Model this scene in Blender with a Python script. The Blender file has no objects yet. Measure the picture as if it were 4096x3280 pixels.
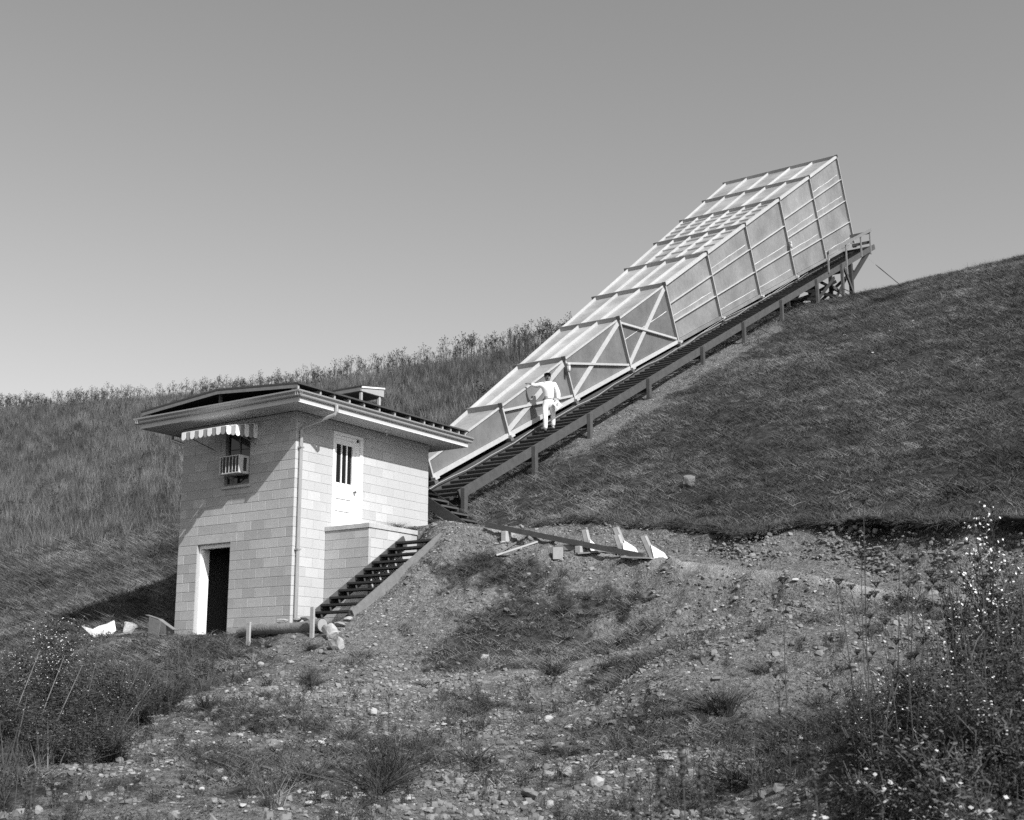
import bpy, math, random
import numpy as np
from mathutils import Vector, Matrix
rng = np.random.default_rng(7)
random.seed(7)
SC = bpy.context.scene
COL = SC.collection

# ------------------------------------------------------------------ camera
CAM = np.array([18.3965, -19.2202, -1.2431])
YAW, PITCH = -0.602196, 0.209173
FPX = 5102.84                      # focal length in photograph pixels (4096 wide)
PPX, PPY = 2048 - 50.206, 1640 + 69.203
FW = np.array([math.cos(PITCH)*math.sin(YAW), math.cos(PITCH)*math.cos(YAW), math.sin(PITCH)])
RT_ = np.array([math.cos(YAW), -math.sin(YAW), 0.0])
UP_ = np.cross(RT_, FW)
cd = bpy.data.cameras.new('camera'); cam = bpy.data.objects.new('camera', cd); COL.objects.link(cam)
cd.sensor_fit = 'HORIZONTAL'; cd.sensor_width = 36.0; cd.lens = FPX/4096*36.0
cd.shift_x = 50.206/4096; cd.shift_y = 69.203/4096
cd.clip_start = 0.1; cd.clip_end = 1500
cam.matrix_world = Matrix(((RT_[0], UP_[0], -FW[0], CAM[0]), (RT_[1], UP_[1], -FW[1], CAM[1]), (RT_[2], UP_[2], -FW[2], CAM[2]), (0, 0, 0, 1)))
cd.dof.use_dof = True; cd.dof.focus_distance = 29.0; cd.dof.aperture_fstop = 4.5
SC.camera = cam

# ------------------------------------------------------------------ light
SUN = np.array([1.0, -0.371, 0.91]); SUN /= np.linalg.norm(SUN)
w = bpy.data.worlds.new('World'); SC.world = w; w.use_nodes = True
nt = w.node_tree; nt.nodes.clear()
sky = nt.nodes.new('ShaderNodeTexSky'); sky.sky_type = 'NISHITA'; sky.sun_disc = False
sky.sun_elevation = math.asin(SUN[2]); sky.sun_rotation = math.atan2(SUN[0], SUN[1])
sky.air_density = 1.0; sky.dust_density = 1.2; sky.ozone_density = 1.0
bw = nt.nodes.new('ShaderNodeRGBToBW'); bg = nt.nodes.new('ShaderNodeBackground'); wo = nt.nodes.new('ShaderNodeOutputWorld')
bg.inputs['Strength'].default_value = 0.137
nt.links.new(sky.outputs[0], bw.inputs[0]); nt.links.new(bw.outputs[0], bg.inputs['Color']); nt.links.new(bg.outputs[0], wo.inputs['Surface'])
sd = bpy.data.lights.new('sun', 'SUN'); sd.energy = 5.0; sd.angle = math.radians(0.5); sd.color = (1, 1, 1)
sun = bpy.data.objects.new('sun', sd); COL.objects.link(sun)
sun.rotation_euler = Vector((-SUN).tolist()).to_track_quat('-Z', 'Y').to_euler(); sun.location = (30, -20, 40)
SC.view_settings.view_transform = 'Standard'; SC.view_settings.look = 'None'
SC.view_settings.exposure = 0.35; SC.view_settings.gamma = 1.0; SC.view_settings.use_curve_mapping = False
SC.render.engine = 'CYCLES'; SC.cycles.use_denoising = False; SC.cycles.max_bounces = 5
SC.cycles.diffuse_bounces = 3; SC.cycles.glossy_bounces = 2; SC.cycles.transparent_max_bounces = 6
SC.render.film_transparent = False

# ------------------------------------------------------------------ materials (a monochrome place)
def mat(name, val, rough=0.8, var=0.15, scale=6.0, rnd=0.0, bump=0.0, bscale=40.0, metal=0.0, spec=0.3, stretch=None, var2=0.0, scale2=0.8, attr=None, trans=0.0, wvar=0.0):
    m = bpy.data.materials.new(name); m.use_nodes = True
    t = m.node_tree; N = t.nodes; L = t.links; b = N['Principled BSDF']
    b.inputs['Roughness'].default_value = rough; b.inputs['Metallic'].default_value = metal
    b.inputs['Specular IOR Level'].default_value = spec
    tc = N.new('ShaderNodeTexCoord'); mp = N.new('ShaderNodeMapping'); L.new(tc.outputs['Object'], mp.inputs[0])
    if stretch: mp.inputs['Scale'].default_value = stretch
    n1 = N.new('ShaderNodeTexNoise'); n1.inputs['Scale'].default_value = scale; n1.inputs['Detail'].default_value = 5; n1.inputs['Roughness'].default_value = 0.65
    L.new(mp.outputs[0], n1.inputs['Vector'])
    def math_(op, a, bb):
        q = N.new('ShaderNodeMath'); q.operation = op
        for i, s in enumerate((a, bb)):
            if isinstance(s, (int, float)): q.inputs[i].default_value = s
            else: L.new(s, q.inputs[i])
        return q.outputs[0]
    f = math_('ADD', math_('MULTIPLY', math_('SUBTRACT', n1.outputs[0], 0.5), 2*var*2), 1.0)
    if var2:
        n2 = N.new('ShaderNodeTexNoise'); n2.inputs['Scale'].default_value = scale2; n2.inputs['Detail'].default_value = 3
        L.new(mp.outputs[0], n2.inputs['Vector'])
        f = math_('MULTIPLY', f, math_('ADD', math_('MULTIPLY', math_('SUBTRACT', n2.outputs[0], 0.5), 4*var2), 1.0))
    if wvar:
        ge = N.new('ShaderNodeNewGeometry')
        for sc_, am in ((0.22, wvar), (1.1, wvar*.9)):
            nw = N.new('ShaderNodeTexNoise'); nw.inputs['Scale'].default_value = sc_; nw.inputs['Detail'].default_value = 3; L.new(ge.outputs['Position'], nw.inputs['Vector'])
            f = math_('MULTIPLY', f, math_('MAXIMUM', math_('ADD', math_('MULTIPLY', math_('SUBTRACT', nw.outputs[0], 0.5), 4*am), 1.0), 0.25))
    if rnd:
        oi = N.new('ShaderNodeObjectInfo')
        f = math_('MULTIPLY', f, math_('ADD', math_('MULTIPLY', math_('SUBTRACT', oi.outputs['Random'], 0.5), 2*rnd), 1.0))
    v = math_('MULTIPLY', f, val); v = math_('MAXIMUM', v, 0.004); v = math_('MINIMUM', v, 0.9)
    cb = N.new('ShaderNodeCombineColor')
    for i in range(3): L.new(v, cb.inputs[i])
    L.new(cb.outputs[0], b.inputs['Base Color'])
    if bump:
        n3 = N.new('ShaderNodeTexNoise'); n3.inputs['Scale'].default_value = bscale; n3.inputs['Detail'].default_value = 4
        L.new(mp.outputs[0], n3.inputs['Vector'])
        bp = N.new('ShaderNodeBump'); bp.inputs['Strength'].default_value = bump; bp.inputs['Distance'].default_value = 0.02
        L.new(n3.outputs[0], bp.inputs['Height']); L.new(bp.outputs[0], b.inputs['Normal'])
    return m
M = dict(
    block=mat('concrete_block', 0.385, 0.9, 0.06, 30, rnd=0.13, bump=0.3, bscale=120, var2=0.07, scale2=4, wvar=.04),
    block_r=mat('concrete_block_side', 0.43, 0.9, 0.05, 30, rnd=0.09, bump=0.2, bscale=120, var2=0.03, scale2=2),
    mortar=mat('mortar', 0.36, 0.95, 0.1, 30),
    concrete=mat('concrete', 0.40, 0.9, 0.12, 12, bump=0.3, bscale=60, var2=0.1, scale2=3),
    white=mat('white_paint', 0.80, 0.5, 0.03, 10, spec=0.4),
    trim=mat('eave_paint', 0.46, 0.6, 0.06, 8),
    gutter=mat('gutter_metal', 0.34, 0.42, 0.12, 5, spec=0.6, metal=0.3, stretch=(6, 6, 1)),
    roofing=mat('roofing_felt', 0.055, 0.85, 0.2, 20),
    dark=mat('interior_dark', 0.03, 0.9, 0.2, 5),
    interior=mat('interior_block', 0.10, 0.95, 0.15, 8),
    glass=mat('window_glass', 0.015, 0.06, 0.1, 3, spec=0.6),
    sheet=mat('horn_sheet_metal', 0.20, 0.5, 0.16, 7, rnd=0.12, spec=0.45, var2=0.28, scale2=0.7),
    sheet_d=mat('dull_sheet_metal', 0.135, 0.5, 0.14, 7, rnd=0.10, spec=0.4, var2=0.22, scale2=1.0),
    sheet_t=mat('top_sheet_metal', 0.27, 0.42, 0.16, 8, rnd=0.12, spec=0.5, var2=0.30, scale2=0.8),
    rib=mat('horn_rib_metal', 0.42, 0.5, 0.12, 9, rnd=0.06, spec=0.4, var2=0.05),
    frame=mat('horn_frame_metal', 0.26, 0.55, 0.15, 9, rnd=0.08, spec=0.35),
    clod=mat('earth_clod', 0.15, 0.95, 0.2, 20, rnd=0.4),
    seam=mat('seam_sealant', 0.62, 0.6, 0.1, 20),
    plate=mat('steel_plate', 0.12, 0.6, 0.15, 12),
    timber=mat('creosoted_timber', 0.032, 0.8, 0.25, 5, rnd=0.15, bump=0.3, bscale=50, stretch=(1, 5, 5)),
    timber2=mat('weathered_timber', 0.068, 0.8, 0.25, 5, rnd=0.12, bump=0.3, bscale=50),
    lumber=mat('new_lumber', 0.33, 0.8, 0.12, 8, rnd=0.15, bump=0.15),
    lumber_g=mat('grey_lumber', 0.17, 0.85, 0.2, 8, rnd=0.1, bump=0.2),
    bark=mat('log_bark', 0.16, 0.9, 0.3, 8, bump=0.8, bscale=25, stretch=(1, 1, 1)),
    endgrain=mat('log_end', 0.28, 0.9, 0.15, 14),
    stone=mat('field_stone', 0.30, 0.9, 0.14, 8, rnd=0.25, bump=0.6, bscale=18),
    stone_d=mat('grey_stone', 0.17, 0.9, 0.2, 8, rnd=0.25, bump=0.6, bscale=18),
    pebble=mat('gravel_stone', 0.22, 0.9, 0.15, 20, rnd=0.6),
    grass=mat('hill_grass_blades', 0.090, 0.7, 0.0, 3, rnd=0.6, spec=0.25, wvar=.75),
    straw=mat('dry_grass_blades', 0.105, 0.7, 0.0, 3, rnd=0.6, spec=0.25, wvar=.4),
    weed=mat('weed_leaf', 0.050, 0.65, 0.0, 3, rnd=0.6, spec=0.3, wvar=.3),
    weed_d=mat('weed_stalk', 0.050, 0.8, 0.0, 3, rnd=0.4),
    seedh=mat('seed_head', 0.035, 0.9, 0.0, 3, rnd=0.4),
    petal=mat('aster_petal', 0.72, 0.7, 0.0, 3, rnd=0.15), petal_d=mat('faded_petal', 0.26, 0.8, 0.0, 3, rnd=0.7),
    stem=mat('plant_stem', 0.060, 0.7, 0.0, 3, rnd=0.3),
    drystem=mat('dry_stem', 0.13, 0.8, 0.0, 3, rnd=0.3),
    skin=mat('skin', 0.16, 0.55, 0.04, 10), hair=mat('hair', 0.02, 0.5, 0.1, 30),
    shirt=mat('white_shirt', 0.80, 0.85, 0.02, 10), trousers=mat('pale_trousers', 0.74, 0.85, 0.04, 10),
    leather=mat('leather', 0.03, 0.5, 0.1, 20), shoe=mat('shoe', 0.30, 0.6, 0.1, 20),
    wire=mat('wire', 0.05, 0.5, 0.0, 3), cable=mat('cable', 0.30, 0.5, 0.0, 3), paper=mat('pale_scrap', 0.78, 0.8, 0.05, 6),
    awn_w=mat('awning_white', 0.78, 0.5, 0.03, 6), awn_g=mat('awning_grey', 0.26, 0.5, 0.06, 6),
    ac=mat('appliance_enamel', 0.46, 0.45, 0.04, 6), ac_d=mat('appliance_grille', 0.05, 0.6, 0.1, 30),
)

# ground: soil and turf mixed by a vertex colour that follows the ground cover
def ground_material():
    m = bpy.data.materials.new('ground_soil_and_turf'); m.use_nodes = True
    t = m.node_tree; N = t.nodes; L = t.links; b = N['Principled BSDF']; b.inputs['Roughness'].default_value = 0.95; b.inputs['Specular IOR Level'].default_value = 0.1
    tc = N.new('ShaderNodeTexCoord'); at = N.new('ShaderNodeAttribute'); at.attribute_name = 'cover'
    def noise(s, d=6, r=0.65):
        n = N.new('ShaderNodeTexNoise'); n.inputs['Scale'].default_value = s; n.inputs['Detail'].default_value = d; n.inputs['Roughness'].default_value = r
        L.new(tc.outputs['Object'], n.inputs['Vector']); return n.outputs[0]
    def ramp(src, stops):
        r = N.new('ShaderNodeValToRGB'); L.new(src, r.inputs[0]); e = r.color_ramp.elements
        while len(e) < len(stops): e.new(0.5)
        for i, (p_, v_) in enumerate(stops): e[i].position = p_; e[i].color = (v_, v_, v_, 1)
        return r.outputs[0]
    def mx(fac, a, bb, typ='MIX'):
        q = N.new('ShaderNodeMix'); q.data_type = 'RGBA'; q.blend_type = typ
        if isinstance(fac, float): q.inputs[0].default_value = fac
        else: L.new(fac, q.inputs[0])
        L.new(a, q.inputs[6]); L.new(bb, q.inputs[7]); return q.outputs[2]
    soil = ramp(noise(9.0), [(0.30, 0.10), (0.48, 0.20), (0.70, 0.31)])
    fine = ramp(noise(34.0, 5), [(0.36, 0.28), (0.50, 0.95), (0.75, 1.15)])
    soil = mx(1.0, soil, fine, 'MULTIPLY')
    pa = N.new('ShaderNodeAttribute'); pa.attribute_name = 'pale'
    pale_soil = ramp(noise(7.0, 5), [(0.3, 0.30), (0.6, 0.46)])  # paler soil, also carrying the painted lit edge of the ledge lip
    soil = mx(pa.outputs['Fac'], soil, pale_soil)
    vo = N.new('ShaderNodeTexVoronoi'); vo.inputs['Scale'].default_value = 16.0; L.new(tc.outputs['Object'], vo.inputs['Vector'])
    peb = ramp(vo.outputs['Distance'], [(0.05, 1.35), (0.22, 1.0), (0.5, 0.85)]); soil = mx(1.0, soil, peb, 'MULTIPLY')
    turf = ramp(noise(5.0), [(0.3, 0.018), (0.5, 0.045), (0.72, 0.10)])
    n = noise(2.6, 6, 0.7)
    q = N.new('ShaderNodeMath'); q.operation = 'ADD'; L.new(at.outputs['Fac'], q.inputs[0])
    q2 = N.new('ShaderNodeMath'); q2.operation = 'MULTIPLY_ADD'; L.new(n, q2.inputs[0]); q2.inputs[1].default_value = 1.4; q2.inputs[2].default_value = -0.70
    L.new(q2.outputs[0], q.inputs[1])
    fac = ramp(q.outputs[0], [(0.38, 0.0), (0.62, 1.0)])
    L.new(mx(fac, soil, turf), b.inputs['Base Color'])
    bp = N.new('ShaderNodeBump'); bp.inputs['Strength'].default_value = 1.0; bp.inputs['Distance'].default_value = 0.10
    L.new(noise(14.0, 8, 0.7), bp.inputs['Height']); L.new(bp.outputs[0], b.inputs['Normal'])
    return m
M['ground'] = ground_material()

# ------------------------------------------------------------------ mesh helpers
def new_obj(name, verts, faces, material, parent=None, loc=None, smooth=False):
    me = bpy.data.meshes.new(name)
    v = np.asarray(verts, float)
    base = np.array(parent['_o']) if parent is not None and '_o' in parent else np.zeros(3)
    if loc is None: loc = base if parent is not None else np.zeros(3)
    me.from_pydata((v-np.asarray(loc)).tolist(), [], [list(map(int, f)) for f in faces]); me.update()
    if material is not None: me.materials.append(material)
    if smooth:
        me.polygons.foreach_set('use_smooth', [True]*len(me.polygons))
    o = bpy.data.objects.new(name, me); COL.objects.link(o)
    o.location = (np.asarray(loc)-base).tolist() if parent is not None else list(loc)
    if parent is not None: o.parent = parent
    o['_o'] = [float(a) for a in loc]
    return o
def share(src, name, loc, parent, material=None, rot=None):
    o = bpy.data.objects.new(name, src if isinstance(src, bpy.types.Mesh) else src.data); COL.objects.link(o)
    base = np.array(parent['_o']) if parent is not None else np.zeros(3)
    o.parent = parent; o.location = (np.asarray(loc)-base).tolist()
    if rot is not None: o.rotation_euler = rot
    return o
def thing(name, label, cat, loc, group=None):
    o = bpy.data.objects.new(name, None); COL.objects.link(o); o.location = list(loc); o.empty_display_size = 0.2
    o['_o'] = [float(a) for a in loc]; o['label'] = label; o['category'] = cat
    if group: o['group'] = group
    return o
def tag(o, label, cat, group=None):
    o['label'] = label; o['category'] = cat
    if group: o['group'] = group
    return o
BF = [(0, 3, 2, 1), (4, 5, 6, 7), (0, 1, 5, 4), (1, 2, 6, 5), (2, 3, 7, 6), (3, 0, 4, 7)]
def box(lo, hi):
    x0, y0, z0 = lo; x1, y1, z1 = hi
    return np.array([(x0,y0,z0),(x1,y0,z0),(x1,y1,z0),(x0,y1,z0),(x0,y0,z1),(x1,y0,z1),(x1,y1,z1),(x0,y1,z1)], float), BF
def merge(*parts):
    V, F, n = [], [], 0
    for v, f in parts:
        V.append(np.asarray(v, float)); F += [tuple(i+n for i in q) for q in f]; n += len(v)
    return np.vstack(V), F
def unit(a):
    a = np.asarray(a, float); return a/np.linalg.norm(a)
def beam(p0, p1, wd, ht, up=(0, 0, 1), off=(0, 0)):
    """box from p0 to p1; wd across, ht along up; off shifts (across, up)"""
    p0 = np.asarray(p0, float); p1 = np.asarray(p1, float); d = unit(p1-p0); sx = unit(np.cross(d, up)); u = np.cross(sx, d)
    c = sx*off[0]+u*off[1]; o = []
    for p in (p0, p1):
        for a, b_ in ((-1,-1),(1,-1),(1,1),(-1,1)): o.append(p+c+sx*a*wd/2+u*b_*ht/2)
    return np.array(o), [(0,1,2,3),(7,6,5,4),(0,4,5,1),(1,5,6,2),(2,6,7,3),(3,7,4,0)]
def tube(pts, rad, n=8, cap=True):
    pts = [np.asarray(q, float) for q in pts]; rad = [rad]*len(pts) if np.isscalar(rad) else rad
    V, F = [], []; ref = None
    for i, q in enumerate(pts):
        d = unit(pts[min(i+1, len(pts)-1)]-pts[max(i-1, 0)])
        if ref is None: ref = np.array([0, 0, 1.0]) if abs(d[2]) < 0.9 else np.array([1.0, 0, 0])
        a = unit(np.cross(d, ref)); b_ = np.cross(d, a); ref = np.cross(a, d)
        for k in range(n):
            t = 2*math.pi*k/n; V.append(q+rad[i]*(a*math.cos(t)+b_*math.sin(t)))
    for i in range(len(pts)-1):
        for k in range(n):
            F.append((i*n+k, i*n+(k+1) % n, (i+1)*n+(k+1) % n, (i+1)*n+k))
    if cap: F.append(tuple(range(n-1, -1, -1))); F.append(tuple(range((len(pts)-1)*n, len(pts)*n)))
    return np.array(V), F
def slab4(a, b_, c, d, th, nrm):
    q = np.array([a, b_, c, d], float); o = np.asarray(nrm, float)*th
    return np.vstack([q, q+o]), [(0,3,2,1),(4,5,6,7),(0,1,5,4),(1,2,6,5),(2,3,7,6),(3,0,4,7)]
def bevelbox(lo, hi, b_):
    """box with chamfered vertical and horizontal edges (24 verts)"""
    lo = np.array(lo, float); hi = np.array(hi, float); V = []; idx = {}
    for sx in (0, 1):
        for sy in (0, 1):
            for sz in (0, 1):
                c = np.array([(lo, hi)[sx][0], (lo, hi)[sy][1], (lo, hi)[sz][2]]); s = np.array([1-2*sx, 1-2*sy, 1-2*sz])*b_
                for ax in range(3):
                    q = c+s; q[ax] = c[ax]; idx[(sx, sy, sz, ax)] = len(V); V.append(q)
    F = []
    for ax in range(3):
        o1, o2 = [a for a in range(3) if a != ax]
        for s in (0, 1):
            def key(a, b__):
                k = [0, 0, 0]; k[ax] = s; k[o1] = a; k[o2] = b__; return idx[tuple(k)+(ax,)]
            F.append((key(0, 0), key(1, 0), key(1, 1), key(0, 1)))
        for a in (0, 1):
            for b__ in (0, 1):
                def key2(e, axx):
                    k = [0, 0, 0]; k[ax] = e; k[o1] = a; k[o2] = b__; return idx[tuple(k)+(axx,)]
                F.append((key2(0, o1), key2(1, o1), key2(1, o2), key2(0, o2)))
    for sx in (0, 1):
        for sy in (0, 1):
            for sz in (0, 1): F.append(tuple(idx[(sx, sy, sz, a)] for a in range(3)))
    return np.array(V), F
def fix_normals(o):
    import bmesh
    bm = bmesh.new(); bm.from_mesh(o.data); bmesh.ops.recalc_face_normals(bm, faces=bm.faces); bm.to_mesh(o.data); bm.free()

# ------------------------------------------------------------------ noise + terrain shape
_perm = rng.random((256, 256))
def vnoise(x, y):
    xi = np.floor(x).astype(int); yi = np.floor(y).astype(int); fx = x-xi; fy = y-yi
    fx = fx*fx*(3-2*fx); fy = fy*fy*(3-2*fy)
    g = lambda a, b_: _perm[a & 255, b_ & 255]
    return (g(xi, yi)*(1-fx)+g(xi+1, yi)*fx)*(1-fy)+(g(xi, yi+1)*(1-fx)+g(xi+1, yi+1)*fx)*fy-0.5
def fbm(x, y, s, o=4):
    r = 0; a = 1.0
    for i in range(o): r = r+a*vnoise(x*s+17.3*i, y*s-9.1*i); s = s*2.03; a = a*0.5
    return r
def sst(a, b_, x):
    t = np.clip((x-a)/(b_-a), 0, 1); return t*t*(3-2*t)
_gy = np.array([-60, -5, 0, 3.5, 6.9, 10.3, 13.4, 17.2, 21.4, 25.2, 29.2, 33.5, 37, 40, 45, 55, 80, 140, 400])
_gz = np.array([-26, -2.2, .15, 1.75, 3.38, 4.85, 6.45, 8.40, 10.40, 12.15, 14.05, 15.90, 17.02, 17.55, 17.75, 17.3, 15.5, 9, -60])
_fy = np.linspace(-60, 400, 4601); _fz = np.interp(_fy, _gy, _gz)
_k = np.ones(21)/21; _fz = np.convolve(np.pad(_fz, 10, mode='edge'), _k, 'valid')
def hill(x, y):
    z = np.interp(y, _fy, _fz)
    k = sst(12, 38, y)
    z = z+k*(0.050*np.clip(x, 0, 14)+0.012*np.clip(-x-4, 0, 30)+.085*np.clip(-x-36, 0, 40))
    far = sst(0, 12, np.hypot(x-6, y-5)-4)
    return z+0.10*fbm(x, y, 0.35, 3)*far+0.06*fbm(x, y, 1.7, 2)
_tx = [-400, -3.44, -3.34, 0.0, 1.2, 2.4, 3.4, 4.6, 6.4, 7.6, 8.4, 9.3, 10.3, 11.8, 13.2, 20, 400]
_ty = [0.3, 0.3, 5.2, 5.2, 5.5, 5.6, 5.72, 5.28, 4.73, 4.3, 3.75, 4.31, 4.17, 3.87, 3.63, 2.5, -2]
def yT(x):
    j = sst(2.0, 2.8, x)*0.16*fbm(x, x*0+3.3, 1.3, 3)
    return np.interp(x, _tx, _ty)+j
def yF(x): return yT(x)-np.interp(x, [-3.4, 0, 2.4, 3.4, 6, 20], [.05, .4, .8, .75, .8, .8])
def yN(x): return np.interp(x, [0, 1.2, 2.2, 3.4, 6.4, 9, 12, 20, 60], [2.9, 2.9, 2.35, 2.7, 2.6, 2.2, 1.9, .6, -6])
def zR(x): return np.interp(x, [-3.4, 0, 1.4, 2.8, 4.5, 6.1, 8.65, 10.5, 12.1, 20, 60], [2.45, 2.47, 2.5, 2.27, 1.90, 1.52, 1.08, .76, .44, -.7, -3])
def dl(D, l):
    q = CAM[:2]+np.array([-.5664, .8241])*D+np.array([.8241, .5664])*l; return q[0], q[1]
_ctl = [(-2.3,-.4,.0),(-3.4,-.6,.05),(-.3,-.3,.1),(1.7,-.9,.22),(.6,.5,.18),(-6,0,.10),(-12,0,.10),(-30,0,.1),(-60,0,.1),(-6,-3,-.6),(-12,-4,-1.0),(-25,-8,-2.2),
        (-1.57,-2,-.12),(.94,-2,-.52),(2.97,-2,-.52),(4.27,-3,-1.03),(3.0,-4.2,-1.10),(5.9,-1.4,-.88),(7.26,-2.6,-.92),(9.3,-2.2,-.70),(10.3,-4,-.78),(12.4,-3,-.50),(14,-1,-.35),(20,-4,-.8),(0,-4,-1.0),(-3,-4,-.9)]
for D, z in ((19.2, -1.27), (17, -1.52), (15, -1.84), (12.5, -2.16), (9.5, -2.5), (5, -2.78), (0, -2.85), (-14, -3.2)):
    for l in (-9, -4.5, -1.5, 1.5): _ctl.append(dl(D, l)+(z-0.02*abs(l),))
for D, l, z in ((16,4,-1.35),(14,4.5,-1.25),(12,3,-1.65),(11,4.2,-1.15),(9.5,4,-1.2),(8,4.5,-1.3),(7.5,2.6,-1.85),(6,3,-2.15),(4,3,-2.5),(14,7,-.9),(9,7.5,-1.0),(3,7,-2.2),(0,8,-2.6),(-12,12,-3)): _ctl.append(dl(D, l)+(z,))
_ctl = np.array(_ctl)
def _tps_k(r2): return np.where(r2 > 1e-9, 0.5*r2*np.log(r2+1e-12), 0)
_n = len(_ctl); _A = np.zeros((_n+3, _n+3))
_d2 = ((_ctl[:, None, :2]-_ctl[None, :, :2])**2).sum(-1)
_A[:_n, :_n] = _tps_k(_d2)+np.eye(_n)*0.6; _A[:_n, _n] = 1; _A[:_n, _n+1:] = _ctl[:, :2]; _A[_n:, :_n] = _A[:_n, _n:].T
_W = np.linalg.solve(_A, np.r_[_ctl[:, 2], 0, 0, 0])
def zfront(x, y):
    x = np.asarray(x, float); y = np.asarray(y, float); sh = np.broadcast(x, y).shape
    X = np.broadcast_to(x, sh).ravel(); Y = np.broadcast_to(y, sh).ravel(); out = np.zeros(X.size)
    Xc = np.clip(X, -70, 40); Yc = np.clip(Y, -45, 6)
    for a in range(0, X.size, 40000):
        xs, ys = Xc[a:a+40000], Yc[a:a+40000]
        r2 = (xs[:, None]-_ctl[None, :, 0])**2+(ys[:, None]-_ctl[None, :, 1])**2
        out[a:a+40000] = _tps_k(r2)@_W[:_n]+_W[_n]+_W[_n+1]*xs+_W[_n+2]*ys
    return np.clip(out, -6, 3).reshape(sh)
def low(x, y):
    zf = zfront(x, y)
    k = sst(1.15, 2.1, x); slope = 2.2+(0.66-2.2)*k+sst(5.0, 8.0, x)*.75
    bank = np.where(y > yN(x), zR(x)+(0.05+.20*sst(3, 6, x))*(y-yN(x)), zR(x)-slope*(yN(x)-y))
    bank = np.where(x < -0.05, -50, bank)
    h = 0.16; m = np.clip(0.5+0.5*(bank-zf)/h, 0, 1); z = zf*(1-m)+bank*m+h*m*(1-m)
    z = z-0.12*np.exp(-((np.clip(x, 1.2, 2.35)-x)**2)/0.02)*sst(-.6, 0, y)*sst(2.2, 1.8, y)
    rut = sst(3.0, 5, x)*(0.09*np.exp(-((y-yN(x)-.35)/.13)**2)+.10*np.exp(-((y-yN(x)-1.0)/.13)**2))
    rough = sst(0.0, 1.0, np.hypot(np.clip(x, -3.6, 0.2)-x, np.clip(y, -.3, 5)-y)-0.2)
    face = sst(.2, .5, y-yN(x)+2.6)*sst(.05, -.1, y-yN(x))*sst(2.2, 3.2, x)
    z = z+face*(.34*fbm(x*1.7, y*.45, 1.4, 3)+.14*fbm(x, y, 4.3, 2))
    z = z-rut+rough*(0.13*fbm(x, y, 0.8, 4)+(0.07*fbm(x, y, 3.1, 3)+.03*fbm(x, y, 8.7, 2))*sst(-8, -4, x))
    z = np.where((x > -3.42) & (x < -0.05) & (y > 0.08) & (y < 4.7), -0.14, z)
    return z
def ground_z(x, y):
    x = np.asarray(x, float); y = np.asarray(y, float)
    t = yT(x); f = yF(x); zl = low(x, np.minimum(y, f)); zh = hill(x, np.maximum(y, t))
    k = np.clip((y-f)/np.maximum(t-f, 1e-3), 0, 1)
    return np.where(y <= f, zl, np.where(y >= t, zh, zl+(zh-zl)*k))
def cover(x, y):
    """1 = grassy, 0 = bare soil"""
    n = fbm(x, y, 0.55, 4)
    up = np.ones_like(x)*0.95
    strip = np.exp(-((x+0.6)/1.1)**2)*sst(9, 14, y)*sst(31, 26, y)
    up = up-strip*0.95
    Dd = (x-CAM[0])*-.5664+(y-CAM[1])*.8241; ll = (x-CAM[0])*.8241+(y-CAM[1])*.5664
    lowc = 0.34+0.75*n
    bankz = sst(-.6, .2, y-yN(x)+1.2+1.5*n)
    lowc = np.where(x > 1.2, lowc-.12+.45*fbm(x+3, y, 1.7, 3)+0.34*sst(2.5, 3.6, x)*(1-sst(yN(x)-1.0, yN(x)-0.3, y))*sst(-2.8, -0.8, y)*sst(9.5, 6.5, x), lowc)
    lowc = np.where((x > 0) & (y > yN(x)-0.45), 0.02+0.15*n, lowc)
    lowc = np.where(x > 9.5, lowc*sst(-.5, -1.5, y-yN(x)+2.2), lowc)
    path = np.exp(-((Dd-20.9-0.15*ll)/0.45)**2); lowc = lowc-0.35*path
    grav = sst(20.2, 19.0, Dd)*sst(9, 12, Dd); lowc = lowc*(1-grav)+grav*(0.30+0.85*n+.35*fbm(x, y, 2.2, 2))
    lowc = lowc+0.8*sst(2.0, 3.2, ll)*sst(17, 14, Dd)+0.7*sst(-4.6, -6.2, ll-0.05*(Dd-12))*sst(27, 25, Dd)
    lowc = np.where(x < -3.6, np.maximum(lowc, 0.55+0.5*n), lowc)
    return np.clip(np.where(y >= yT(x)-0.05, up, np.where(y > yF(x)-.1, 0.02, lowc)), 0, 1)

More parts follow.
